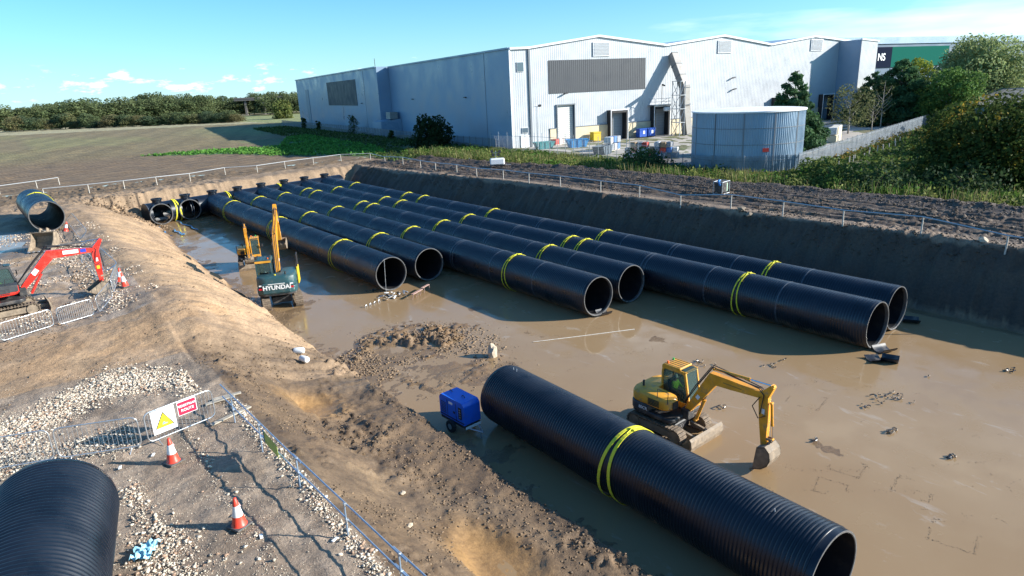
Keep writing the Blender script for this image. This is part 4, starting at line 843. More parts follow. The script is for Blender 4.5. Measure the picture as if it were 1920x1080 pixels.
def verge_plants():
    V = []; F = []; Cc = []; n = 60000
    x = rng.uniform(65.5, 92, n); y = rng.uniform(6, 124, n); lim = np.interp(y, [6, 24, 45, 58, 70, 85, 100, 124], [88, 92, 82.4, 77, 79.5, 82, 83.5, 82]); ed = 66.8+1.6*(fbm(x*.3, y*.3, 3, 200)-.5)*2
    keep = (x > ed) & (x < lim-.3) & (fbm(x*.35, y*.35, 3, 201) > .36); x, y = x[keep], y[keep]; n = len(x)
    z = terrain(x, y, True); hgt = (.35+1.5*fbm(x*.5, y*.5, 3, 202)**2*1.6)*rng.uniform(.5, 1.2, n); hgt *= np.interp(x, [66, 69, 74, 78], [.6, 1.1, 1.0, .55])
    u = rng.random(n); P = np.stack([x, y, z+hgt*(.25+.75*u)], 1); D = np.tile((0, 0, .6), (n, 1))+rng.normal(size=(n, 3))*.8
    ky = sm(.47, .62, fbm(x*.22, y*.22, 3, 203))[:, None]; c = np.array((.055, .11, .02))*(1-ky)+np.array((.15, .165, .05))*ky; c = c*(.6+.8*rng.random((n, 1)))
    V, F, c = leaves(P, D, .30, c, 2.4); m = np_mesh('verge_weeds', V, F, M_LEAF, c); tag(link('verge_weeds', m), 'tangled green and straw-coloured weeds on the verge beside the haul track', 'weeds', kind='stuff')
    n = 22000; x = rng.uniform(66, 92, n); y = rng.uniform(6, 122, n); lim = np.interp(y, [6, 24, 45, 58, 70, 85, 100, 124], [88, 92, 82.4, 77, 79.5, 82, 83.5, 82]); k = (x < lim) & (fbm(x*.3, y*.3, 3, 210) > .45); x, y = x[k], y[k]; n = len(x); z = terrain(x, y, True)
    a = rng.random(n)*6.28; hh = rng.uniform(.5, 1.5, n)*np.interp(x, [66, 74, 78], [1.1, 1, .6]); b = np.stack([x, y, z], 1); tip = b+np.stack([np.cos(a)*.3*hh, np.sin(a)*.3*hh, hh], 1); wv = np.stack([-np.sin(a), np.cos(a), 0*a], 1)*.05
    V = np.stack([b-wv, b+wv, tip+wv*.3, tip-wv*.3], 1).reshape(-1, 3); c = np.where(rng.random((n, 1)) < .35, np.array((.25, .21, .10)), np.array((.08, .13, .03)))*(.7+.6*rng.random((n, 1)))
    tag(link('tall_grass', np_mesh('tall_grass', V, np.arange(4*n).reshape(n, 4), M_LEAF, np.repeat(c, 4, 0))), 'tall dry grass stalks standing among the weeds on the verge', 'grass', kind='stuff')
verge_plants()
def patch(name, label, cat, n, box, fn, size, hgt, base, var, asp=2.0):
    x = rng.uniform(box[0], box[1], n); y = rng.uniform(box[2], box[3], n); k = fn(x, y); x, y = x[k], y[k]; n = len(x); z = terrain(x, y, True)
    P = np.stack([x, y, z+hgt*rng.uniform(.1, 1, n)], 1); D = np.tile((0, 0, 1.0), (n, 1)); c = np.array(base)*(.6+.8*rng.random((n, 1)))+np.array(var)*rng.random((n, 1))*(rng.random((n, 1)) < .3)
    V, F, c = leaves(P, D, size, c, asp); tag(link(name, np_mesh(name, V, F, M_LEAF, c)), label, cat, kind='stuff')
GP = [(28, 188), (40, 188), (52, 182), (60, 178), (75, 214), (84, 220), (74, 150), (66, 128), (60, 131), (56, 139), (50, 152), (45, 168), (35, 181)]
patch('green_crop', 'rows of leafy green crop at the field edge beyond the pit', 'crop', 34000, (26, 86, 126, 222), lambda x, y: inpoly(x, y, GP) & (fbm(x*.25, y*.25, 3, 220) > .33), .62, .45, (.075, .19, .035), (.05, .05, .01))
patch('rough_grass', 'rough grass between the field corner and the warehouse', 'grass', 26000, (58, 106, 112, 300), lambda x, y: (x > 61+(y-126)*.17) & (x < 84+(y-120)*.115) & ~inpoly(x, y, GP) & (fbm(x*.2, y*.2, 3, 221) > .3) & (y < 300), .6, .55, (.05, .08, .022), (.07, .06, .02))
patch('bank_grass', 'grass on the sloping ground below the long palisade fence', 'grass', 30000, (84, 168, 14, 62), lambda x, y: (y < 45+(x-83)*.19) & (fbm(x*.3, y*.3, 3, 222) > .3), .5, .5, (.06, .10, .025), (.1, .07, .02))
patch('fence_foot_weeds', 'rusty orange and green weeds along the foot of the long palisade fence', 'weeds', 2600, (86, 150, 40, 60), lambda x, y: (y < 45.0+(x-83)*.19) & (y > 42.2+(x-83)*.19), .45, 1.2, (.12, .10, .03), (.12, .04, .0))
t = thing('tree_guards', 'row of pale planting stakes along the foot of the palisade fence', 'stakes', (88, 44, GZ))
for i, (x, y) in enumerate([(88+i*2.6, 44.4+i*2.6*.19-1.4+.4*math.sin(i*2)) for i in range(15)]): MB().cyl((x-88, y-44, 0), (x-88, y-44, 1.0+.2*math.sin(i)), .09, n=6).build('stake', M_POST, t)
# far wood and hedge: one tree each, sharing five crowns
far_m = []
for k in range(6):
    b_ = [(.075, .10, .035), (.055, .085, .035), (.11, .115, .04), (.08, .10, .035), (.13, .115, .045), (.05, .075, .033)][k]
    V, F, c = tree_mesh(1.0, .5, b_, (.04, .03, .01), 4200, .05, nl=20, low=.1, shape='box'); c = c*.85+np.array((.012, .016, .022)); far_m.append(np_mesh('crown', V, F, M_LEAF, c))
trm = trunk_mb(1, .03).mesh('trunk', M_BARK, True)
def far_tree(name, label, grp, x, y, h_, wd, k):
    t = thing(name, label, 'tree' if name != 'hedge_bush' else 'bush', (x, y, GZ-.3), rng.random()*6.28, grp); link('crown', far_m[k % 6], t, scale=(wd, wd, h_)); link('trunk', trm, t, scale=(h_, h_, h_))
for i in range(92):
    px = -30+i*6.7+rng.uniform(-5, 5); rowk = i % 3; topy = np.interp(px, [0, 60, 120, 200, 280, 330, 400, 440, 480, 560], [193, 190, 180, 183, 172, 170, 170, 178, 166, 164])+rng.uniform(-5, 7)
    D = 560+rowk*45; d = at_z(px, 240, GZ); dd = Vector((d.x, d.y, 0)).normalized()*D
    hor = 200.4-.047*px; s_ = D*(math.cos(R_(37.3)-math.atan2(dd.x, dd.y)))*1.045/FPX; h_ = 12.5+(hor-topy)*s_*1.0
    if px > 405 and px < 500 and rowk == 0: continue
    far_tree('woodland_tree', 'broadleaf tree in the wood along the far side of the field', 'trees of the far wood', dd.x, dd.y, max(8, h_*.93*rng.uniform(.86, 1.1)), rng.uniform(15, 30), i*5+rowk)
for i in range(44):
    px = 28+i*9.6+rng.uniform(-4, 4); basey = np.interp(px, [28, 120, 250, 440], [247, 242, 237, 229]); p = GL(px, basey)
    if 185 < px < 200: continue
    s_ = p.length/FPX; far_tree('hedge_bush', 'bush in the hedge line across the far field', 'bushes of the field hedge', p.x, p.y, rng.uniform(10, 21)*s_*(1.0 if px > 180 else 1.15), rng.uniform(9, 15), i*7+3)
for i in range(12):
    px = 10+i*38+rng.uniform(-12, 12); p = GL(px, np.interp(px, [0, 450], [236, 216])); far_tree('scrub_bush', 'bush on the strip of scrub between the hedge and the wood', 'scrub bushes before the wood', p.x, p.y, rng.uniform(7, 11), rng.uniform(10, 16), i*3+1)
# road bridge in the far trees
t = thing('road_bridge', 'low dark road bridge crossing among the far trees', 'bridge', GL(450, 219), R_(-30)); t.location = Vector((190, 560, GZ)); BM = mat('bridge_concrete', (.14, .13, .12), .8)
MB().box((0, 0, 12.0), (60, 8, 1.3)).build('deck', BM, t); MB().box((0, -4, 13.2), (60, .4, 1.2)).build('parapet', BM, t)
for x in (-22, -8, 8, 22): MB().box((x, 0, 5.6), (1.6, 6, 11.6)).build('pier', BM, t)

# ---------------------------------------------------------------- excavators
M_EY = mat('excavator_yellow', (.72, .33, .03), .45, noise=(2, .15), wear=(2.6, (.30, .21, .12), .85), bump=(8, .08, .01))
M_EYB = mat('boom_yellow', (.70, .30, .02), .45, noise=(2, .15), wear=(3, (.28, .18, .1), .8))
M_ER = mat('excavator_red', (.62, .025, .015), .35, noise=(2, .08), wear=(2.5, (.34, .2, .14), .35))
M_ET = mat('excavator_dark_teal', (.025, .075, .085), .4, noise=(2, .1), wear=(2, (.2, .17, .13), .4))
M_CHAR = mat('charcoal_panel', (.045, .048, .052), .5, noise=(3, .15), wear=(2, (.25, .2, .15), .4))
M_TRACK = mat('muddy_track', (.16, .12, .085), .85, noise=(4, .35), wear=(3, (.33, .25, .17), .8), bump=(10, .5, .03))
M_MUDST = mat('mud_caked_steel', (.22, .17, .12), .75, noise=(4, .3), wear=(3, (.38, .29, .2), .8), bump=(9, .4, .02))
M_DARKM = mat('dark_machinery', (.03, .03, .032), .55, noise=(3, .3), wear=(3, (.2, .16, .12), .5))
M_ROD = mat('chrome_rod', (.6, .6, .62), .15, metal=1)
M_HOSE = mat('rubber_hose', (.015, .015, .016), .5)
M_STK = mat('sticker_white', (.75, .75, .75), .4)
def glass():
    m = bpy.data.materials.new('cab_glass'); m.use_nodes = True; t = m.node_tree; b = t.nodes['Principled BSDF']; b.inputs['Base Color'].default_value = (.10, .15, .15, 1); b.inputs['Roughness'].default_value = .03
    tr = t.nodes.new('ShaderNodeBsdfTransparent'); tr.inputs[0].default_value = (.62, .72, .70, 1); mx = t.nodes.new('ShaderNodeMixShader'); mx.inputs[0].default_value = .3
    t.links.new(tr.outputs[0], mx.inputs[1]); t.links.new(b.outputs[0], mx.inputs[2]); t.links.new(mx.outputs[0], t.nodes['Material Output'].inputs[0]); return m
M_GLASS = glass()
def rounded(pts, r=.1, n=4):
    """rounded polygon outline"""
    out = []; N = len(pts)
    for i in range(N):
        p = Vector(pts[i]).to_2d(); a = (Vector(pts[i-1]).to_2d()-p); b = (Vector(pts[(i+1) % N]).to_2d()-p); q = min(r, a.length*.45, b.length*.45); a = p+a.normalized()*q; b = p+b.normalized()*q
        for k in range(n+1): t = k/n; out.append(tuple(a*(1-t)**2+p*2*t*(1-t)+b*t*t))
    return out
def slab(m, plan, z0, z1, inset=.05, top=.06):
    """plan outline (x, y) raised from z0 to z1 with a softened top edge"""
    c = Vector((sum(p[0] for p in plan)/len(plan), sum(p[1] for p in plan)/len(plan))); n = len(plan); L = []
    for z, k in ((z0, inset*.6), (z0+top*.6, 0), (z1-top, 0), (z1-top*.3, inset*.4), (z1, inset)):
        for p in plan:
            d = Vector(p)-c; d = d*(1-k/max(d.length, .01)); L.append((c.x+d.x, c.y+d.y, z))
    ar = sum(plan[i][0]*plan[(i+1) % n][1]-plan[(i+1) % n][0]*plan[i][1] for i in range(n)); fs = []
    for r_ in range(4):
        for i in range(n): fs.append((r_*n+i, r_*n+(i+1) % n, (r_+1)*n+(i+1) % n, (r_+1)*n+i))
    fs += [tuple(range(n))[::-1], tuple(range(4*n, 5*n))]
    if ar < 0: fs = [f[::-1] for f in fs]
    return m.add(L, fs)
def arm_profile(pts, wd):
    """side outline of a box-section arm along pts (x, z) with widths wd"""
    P = [Vector(p) for p in pts]; up_, dn = [], []
    for i, p in enumerate(P):
        d = (P[min(i+1, len(P)-1)]-P[max(i-1, 0)]).normalized(); n = Vector((-d.y, d.x)); up_.append(p+n*wd[i]/2); dn.append(p-n*wd[i]/2)
    return [tuple(q) for q in up_]+[tuple(q) for q in dn[::-1]]
def ram(m, a, b, r, ext=.5, y=0):
    a, b = Vector((a[0], y, a[1])), Vector((b[0], y, b[1])); c = a.lerp(b, ext); m.mt(0).cyl(a, c, r, n=10); m.cyl(c-(b-a).normalized()*.08, c, r*1.15, n=10); m.mt(1).cyl(c, b, r*.5, n=8); m.mt(0).cyl(b-Vector((0, r*1.2, 0)), b+Vector((0, r*1.2, 0)), r*.9, n=8); m.cyl(a-Vector((0, r*1.2, 0)), a+Vector((0, r*1.2, 0)), r*.9, n=8)
def track(m, L, H, W, y):
    r = H/2; n = 36; per = 2*(L-H)+2*math.pi*r
    def pt(s):
        s %= per
        if s < L-H: return (-(L-H)/2+s, H, 0)
        s -= L-H
        if s < math.pi*r: a = math.pi/2-s/r; return ((L-H)/2+r*math.cos(a), r+r*math.sin(a), math.pi/2-a)
        s -= math.pi*r
        if s < L-H: return ((L-H)/2-s, 0, math.pi)
        s -= L-H; a = -math.pi/2-s/r; return (-(L-H)/2+r*math.cos(a), r+r*math.sin(a), math.pi/2-a)
    N = int(per/.16)
    for i in range(N):
        x, z, a = pt(i*per/N); m.box((x, y, z), (per/N*.86, W, .05), ry=a); m.box((x+.0*1, y, z), (per/N*.22, W, .11), ry=a)
def excavator(spec, loc, az, label, body_m, boom_m, g, cabm=None, hrot=0, big=1.0, cw_m=None, blade=True, track_az=None, logo=None, roofm=None):
    """machine facing local +x; g holds the arm pivots in side view"""
    rz = math.pi/2-R_(az); t = thing('excavator', label, 'excavator', loc, rz); cabm = cabm or body_m; cw_m = cw_m or M_CHAR; s = big
    tr_ = (rz if track_az is None else math.pi/2-R_(track_az))-rz
    uc = MB(); uc.bbox((0, 0, .42*s), (1.5*s, 1.1*s, .4*s), .05).cyl((0, 0, .5*s), (0, 0, .85*s), .55*s, n=20).build('undercarriage', M_DARKM, t, rot=(0, 0, tr_))
    for sy in (-1, 1):
        m = MB(); L, H, W, y = 2.9*s, .68*s, .45*s, sy*.92*s; track(m, L, H, W, 0)
        k = m.build('crawler_track', M_TRACK, t, (math.cos(tr_+math.pi/2)*y, math.sin(tr_+math.pi/2)*y, .02), (0, 0, tr_))
        MB().bbox((0, 0, H/2), (L-H*.7, W*.55, H*.5), .04).build('track_frame', M_MUDST, k)
        for x in (-1, 1): w_ = MB().cyl((x*(L-H)/2, -W*.4, H/2), (x*(L-H)/2, W*.4, H/2), H*.42, n=16); w_.build('sprocket', M_MUDST, k)
    if blade:
        pr_ = [(1.95, .02), (2.02, .0), (2.12, .25), (2.08, .52), (1.99, .62), (2.0, .5), (2.03, .25)]; m = MB(); m.prism([(x*s-.05, z*s) for x, z in pr_], -1.15*s, 1.15*s); b_ = m.build('dozer_blade', M_MUDST, t, rot=(0, 0, tr_))
        m = MB(); [MB().box((1.45*s, y*s, .35*s), (1.2*s, .12, .16), ry=.12).build('blade_arm', M_MUDST, b_) for y in (-.45, .45)]
    # upper house
    H0 = .88*s; plan = [(-1.42, -.75), (-1.15, -1.1), (.75, -1.1), (.95, -.9), (.95, 1.1), (-1.15, 1.1), (-1.42, .75)]; plan = [(x*s, y*s) for x, y in plan]
    slab(MB(), rounded(plan, .18*s), H0, H0+.2*s).build('turntable_deck', M_DARKM, t)
    # counterweight and engine hood at the rear, low nose beside the boom
    cw = [(-1.46, -.72), (-1.2, -1.12), (-.25, -1.12), (-.25, 1.12), (-1.2, 1.12), (-1.46, .72)]
    m = MB(); slab(m, rounded([(x*s, y*s) for x, y in cw], .22*s), H0+.12*s, H0+.5*s); c_ = m.build('counterweight', cw_m, t, smooth=35)
    hd_ = [(-1.42, -.7), (-1.17, -1.1), (.55, -1.1), (.78, -.8), (.78, -.33), (-.55, -.33), (-.55, 1.1), (-1.17, 1.1), (-1.42, .7)]
    m = MB(); slab(m, rounded([(x*s, y*s) for x, y in hd_], .2*s), H0+.5*s, H0+(1.05 if blade else 1.15)*s, .14, .16); hood = m.build('engine_hood', body_m, t, smooth=35)
    m = MB(); [m.box((.0+.0*k, -1.12*s, H0+.62*s+k*.07), (.6*s, .03, .03)) for k in range(5)]; m.build('air_grille', M_BLACK, hood); MB().box((.79*s, -.6*s, H0+.72*s), (.03, .36*s, .34*s)).build('air_grille', M_BLACK, hood)
    MB().cyl((-1.0*s, -.55*s, H0+1.0*s), (-1.0*s, -.55*s, H0+1.32*s), .05*s, n=8).build('exhaust', M_DARKM, hood)
    # cab on the left
    cx0, cx1, cy0, cy1, z0, z1 = -.62*s, .88*s, .22*s, 1.1*s, H0+.16*s, H0+(1.98)*s
    m = MB(); m.bbox(((cx0+cx1)/2, (cy0+cy1)/2, z0+.05), (cx1-cx0, cy1-cy0, .1), .02); cab = m.build('cab', cabm, t)
    side = rounded([(cx0, z0), (cx1, z0), (cx1+.02, z0+.45*s), (cx1-.22*s, z1-.04), (cx0+.08, z1), (cx0, z1-.3*s)], .12*s)
    th_ = .07*s
    m = MB()
    for y in (cy0, cy1-th_):
        # frame ring of each side
        ins = []; c0 = Vector(((cx0+cx1)/2, (z0+z1)/2))
        inner = rounded([(cx0+.09*s, z0+.34*s), (cx1-.1*s, z0+.30*s), (cx1-.08*s, z0+.5*s), (cx1-.3*s, z1-.16*s), (cx0+.15*s, z1-.16*s), (cx0+.09*s, z1-.36*s)], .12*s)
        n = len(side); vs = [(x, y, z) for x, z in side]+[(x, y, z) for x, z in inner]+[(x, y+th_, z) for x, z in side]+[(x, y+th_, z) for x, z in inner]; fs = []
        for i in range(n):
            j = (i+1) % n; fs += [(i, j, n+j, n+i), (2*n+j, 2*n+i, 3*n+i, 3*n+j), (j, i, 2*n+i, 2*n+j), (n+i, n+j, 3*n+j, 3*n+i)]
        m.add(vs, fs)
        k = MB(); k.prism([(x, z) for x, z in inner], y+th_*.4, y+th_*.6).build('side_window', M_GLASS, cab)
    m.box((cx0+.04, (cy0+cy1)/2, z0+.35*s), (.07, cy1-cy0-.02, .7*s)); m.box((cx0+.06, (cy0+cy1)/2, z1-.1), (.08, cy1-cy0-.02, .16)); m.box((cx1-.02, (cy0+cy1)/2, z0+.14*s), (.06, cy1-cy0-.02, .26*s)); m.box((cx1-.24*s, (cy0+cy1)/2, z1-.07), (.08, cy1-cy0-.02, .08))
    m.build('cab_frame', cabm, t)
    rf = MB(); rf.bbox(((cx0+cx1)/2-.22*s, (cy0+cy1)/2, z1+.01), ((cx1-cx0)*.62, cy1-cy0+.02, .1), .03); rfo = rf.build('cab_roof', roofm or cabm, t)
    m = MB(); [m.box(((cx0+cx1)/2-.22*s, cy0+(k+.5)*(cy1-cy0)/5, z1+.063), ((cx1-cx0)*.56, .03, .016)) for k in range(5)]; m.build('roof_rib', M_DARKM if roofm is None else roofm, rfo)
    q = MB(); a, b = Vector((cx1-.0*s, 0, z0+.28*s)), Vector((cx1-.23*s, 0, z1-.1)); 
    q.box(((a.x+b.x)/2, (cy0+cy1)/2, (a.z+b.z)/2), (.02, cy1-cy0-.16, (b-a).length), ry=math.atan2(b.x-a.x, b.z-a.z)).build('windscreen', M_GLASS, cab)
    MB().box((cx1-.3*s, (cy0+cy1)/2, z1-.02), (.34*s, cy1-cy0-.18, .02), ry=.12).build('roof_window', M_GLASS, cab)
    MB().box((cx0+.02, (cy0+cy1)/2, z1-.45*s), (.02, cy1-cy0-.16, .5*s)).build('rear_window', M_GLASS, cab)
    MB().bbox((cx0+.42*s, (cy0+cy1)/2, z0+.42*s), (.45*s, .42*s, .12), .03).bbox((cx0+.24*s, (cy0+cy1)/2, z0+.75*s), (.12, .4*s, .6*s), .03, ry=-.15).build('seat', M_BLACK, cab)
    MB().cyl((cx0+.2*s, cy0+.2, z1+.05), (cx0+.2*s, cy0+.2, z1+.17), .06, .05, n=10).build('orange_beacon', mat('orange_lens', (.8, .15, .02), .25), t)
    if blade: MB().cyl((cx0+.15*s, cy1-.25, z1+.05), (cx0+.15*s, cy1-.25, z1+.15), .055, .045, n=10).build('green_beacon', mat('green_lens', (.02, .4, .08), .25), t)
    m = MB(); m.tube([(cx1-.15, cy1+.02, z0+.8*s), (cx1+.1, cy1+.22, z0+1.0*s), (cx1+.1, cy1+.22, z0+1.2*s)], .015, 5).bbox((cx1+.1, cy1+.24, z0+1.15*s), (.05, .16, .28), .02); m.tube([(.7*s, -1.05*s, H0+.9*s), (.75*s, -1.08*s, H0+1.45*s), (.2*s, -1.08*s, H0+1.45*s), (.15*s, -1.05*s, H0+1.0*s)], .02, 5); m.build('mirror_and_handrail', M_BLACK, t)
    # boom, stick and bucket
    F, E_, T, Q, S = [Vector(g[k]) for k in ('foot', 'elbow', 'tip', 'top', 'end')]; w_ = .26*s
    m = MB(); e1, e2 = F.lerp(E_, .55), E_.lerp(T, .35); m.prism(arm_profile([F, e1, E_, e2, T], [.26*s, .42*s, .56*s, .42*s, .24*s]), -w_/2, w_/2); bo = m.build('boom', boom_m, t)
    MB().bbox((F.x-.02, 0, F.y-.12*s), (.4*s, .5*s, .5*s), .04).build('swing_post', M_DARKM, t)
    m = MB(); m.prism(arm_profile([Q, T, T.lerp(S, .5), S], [.16*s, .42*s, .36*s, .2*s]), -w_*.42, w_*.42); st = m.build('stick', boom_m, t)
    m = MB(); ram(m, (F.x+.42*s, F.y-.3*s), E_+Vector((-.1*s, -.22*s)), .075*s, .55); m.build('boom_ram', [boom_m, M_ROD], t)
    n_ = Vector((-(T-E_).y, (T-E_).x)).normalized(); m = MB(); ram(m, E_+n_*.42*s, Q, .06*s, .62); m.build('stick_ram', [boom_m if body_m is not M_ER else M_CHAR, M_ROD], t)
    d = (S-T).normalized(); nn = Vector((-d.y, d.x)); nn = nn if nn.x > 0 else -nn
    bk = g.get('link', .30)*s; lk = S-d*.38*s+nn*bk; m = MB(); ram(m, T.lerp(S, .12)+nn*.3*s, lk, .055*s, .62); m.build('bucket_ram', [boom_m if body_m is not M_ER else M_CHAR, M_ROD], t)
    # bucket, curl angle from straight down
    c = g.get('curl', 0.0); W = .42*s*g.get('bw', 1); Rm = lambda x, z: (S.x+x*math.cos(c)*s-z*math.sin(c)*s, S.y+x*math.sin(c)*s+z*math.cos(c)*s)
    outl = [(-.08, .08), (.28, .12), (.42, -.12), (.38, -.45), (.18, -.7), (-.12, -.84), (-.5, -.86)]; inn = [(-.5, -.82), (-.12, -.79), (.14, -.66), (.33, -.43), (.36, -.12), (.25, .06), (-.04, .02)]
    m = MB(); m.prism([Rm(x, z) for x, z in outl+inn], -W, W); 
    for y in (-W, W-.04): m.prism([Rm(x, z) for x, z in outl], y, y+.04)
    bkt = m.build('bucket', M_MUDST, t); m = MB(); [m.prism([Rm(*q) for q in ((-.48, -.88), (-.48, -.8), (-.66, -.86))], y-.035, y+.035) for y in np.linspace(-W*.85, W*.85, 4)]; m.build('tooth', M_MUDST, bkt)
    m = MB(); a = Rm(.22, .1)
    for y in (-.09*s, .09*s): m.prism(arm_profile([S-d*.38*s, lk], [.1*s, .1*s]), y-.02, y+.02); m.prism(arm_profile([lk, Vector(a)], [.1*s, .1*s]), y-.02, y+.02)
    m.cyl((S.x, -.16*s, S.y), (S.x, .16*s, S.y), .06*s, n=8); m.build('bucket_linkage', M_MUDST, t)
    m = MB(); e = E_+n_*.35*s; pts = lambda y, o: [(F.x-.2*s, y, F.y+.3*s), (F.lerp(E_, .5).x-.2*s, y, F.lerp(E_, .5).y+.34*s+o), (e.x-.1, y, e.y+.1+o), (E_.lerp(T, .5).x, y, E_.lerp(T, .5).y+.3*s+o), (T.x-.2*s, y, T.y+.24*s), (T.x+.05, y*1.6, T.y+.05), T.lerp(S, .35).to_3d().xzy if False else (T.lerp(S, .35).x-.1, y*2.2, T.lerp(S, .35).y)]
    for y in (-.09, 0, .09): m.tube(pts(y*s, abs(y)), .022*s, 5)
    m.tube([(T.x-.1, -w_*.7, T.y-.05), (T.x-.36*s, -w_*.9, T.y-.5*s), (T.x-.1*s, -w_*.8, T.y-.95*s), (T.x+.15*s, -w_*.5, T.y-.8*s)], .022*s, 5); m.build('hydraulic_hose', M_HOSE, t)
    m = MB(); q = F.lerp(E_, .45); ang = -math.atan2((E_-F).y, (E_-F).x)
    for sy in (-1, 1): m.box((q.x, sy*(w_/2+.006), q.y), (.2*s, .008, .16*s), ry=ang); q2 = T.lerp(S, .3); m.box((q2.x, sy*(w_*.42+.006), q2.y), (.12*s, .008, .22*s))
    m.build('sticker', M_STK, bo); return t
# yellow machine by the foreground pipe
GY = dict(foot=(1.1, 1.35), elbow=(2.42, 3.42), tip=(4.85, 3.45), top=(5.22, 3.98), end=(5.0, 1.12), curl=.3, link=.34)
ey = excavator(None, (23.1, 18.2, 0), 178.5, 'yellow mini excavator with reaching arm beside the large foreground pipe', M_EY, M_EYB, GY, big=1.08)
text('lettering', '80CR', .22, M_STK, ey, (-.6, -1.235, 1.3), (math.pi/2, 0, 0), .004, .004)
text('lettering', 'CUT AND RIDE', .001, M_STK, ey, (0, 0, 1), (0, 0, 0), .0001) if False else None
mb_ = MB(); mb_.box((3.4, -.14, 3.42), (.9, .006, .05), ry=.02).build('faded_lettering', mat('faded_print', (.28, .15, .03), .5), ey)
# red machine on the upper ground
GR = dict(foot=(.95, 1.4), elbow=(2.65, 3.15), tip=(4.95, 3.0), top=(5.4, 3.6), end=(4.95, .95), curl=-.6, link=.34)
gr_z = 4.85
er = excavator(None, (-1.35, 46.6, gr_z), 86, 'red and black excavator behind the pedestrian barriers at the left edge', M_ER, M_ER, GR, cabm=M_CHAR, cw_m=M_ER)
for (x, z), (w2, h2), c_ in (((3.7, 3.12), (.8, .22), M_STK), ((4.35, 3.08), (.3, .2), mat('blue_decal', (.02, .05, .4), .4)), ((1.75, 2.3), (.34, .24), M_STK)):
    MB().box((x, -.14, z), (w2, .008, h2), ry=.05 if x > 2 else -.75).build('decal', c_, er)
MB().box((4.93, -.12, 1.9), (.16, .008, .2)).build('decal', mat('yellow_decal', (.7, .45, .02), .4), er)
MB().box((-.5, -1.13, 1.55), (.3, .012, .25)).build('decal', M_STK, er)
MB().prism([(-1.35, 1.58), (.7, 1.58), (.72, 1.95), (-.1, 2.0), (-1.2, 2.02)], -1.13, -.36).build('charcoal_side_panel', M_CHAR, er)
# dark teal machine seen from behind
GH = dict(foot=(.4, 2.05), elbow=(1.7, 5.1), tip=(4.5, 6.9), top=(5.0, 7.4), end=(5.1, 4.3), curl=-.9, link=.34)
eh = excavator(None, (16.15, 52.75, 0), 24, 'larger dark teal excavator with raised yellow boom seen from behind in the pit', M_ET, M_EYB, GH, cabm=M_ET, cw_m=M_ET, blade=False, big=1.36, track_az=14)
bg_ = MB(); bg_.bbox((-1.98, 0, 1.85), (.1, 2.1, .86), .05).build('rear_panel', M_ET, eh)
text('lettering', 'HYUNDAI', .48, M_WHITE, eh, (-2.04, -.05, 1.9), (math.pi/2, 0, -math.pi/2), .012, .014)
text('lettering', 'CONSTRUCTION EQUIPMENT', .11, M_WHITE, eh, (-1.80, -.05, 2.0), (math.pi/2, 0, -math.pi/2), .004, .003) if False else MB().box((-2.04, -.05, 2.2), (.012, 1.3, .05)).build('small_print', M_WHITE, eh)
for y in (-.85, .85): MB().box((-1.98, y*1.38, 1.85), (.08, .3, .14)).build('tail_light', mat('red_lens', (.5, .01, .02), .3), eh)
for y in (-.85, .85): MB().box((-1.96, y*1.38, 2.12), (.06, .22, .1)).build('white_plate', M_WHITE, eh)
MB().cyl((-1.4, .05, 2.72), (-1.4, .05, 2.82), .08, n=8).build('filler_cap', mat('yellow_cap', (.7, .6, .02), .4), eh)
MB().bbox((.6, -1.55, 2.2), (1.2, .14, 1.4), .04).build('side_guard', M_YB, eh)
m = MB(); m.tube([(.3, -1.56, 2.2), (.3, -1.58, 3.9), (1.0, -1.58, 3.95), (1.05, -1.56, 2.4)], .05, 6); m.build('guard_hoop', M_BLACK, eh)
for y in (.4, 1.4): MB().box((-.05, y, 4.02), (1.1, .09, .06)).build('roof_guard_bar', M_BLACK, eh)
MB().box((-.75, .9, 3.78), (.25, 1.2, .16)).build('yellow_roof_edge', M_EY, eh)
# small yellow machine beyond it
GS = dict(foot=(1.0, 1.35), elbow=(1.7, 4.2), tip=(3.2, 3.9), top=(3.5, 4.5), end=(3.0, 1.5), curl=-.9, link=.34)
excavator(None, (18.2, 67.6, 0), 196, 'small yellow excavator with folded arm beyond the dark teal machine', M_EY, M_EYB, GS)

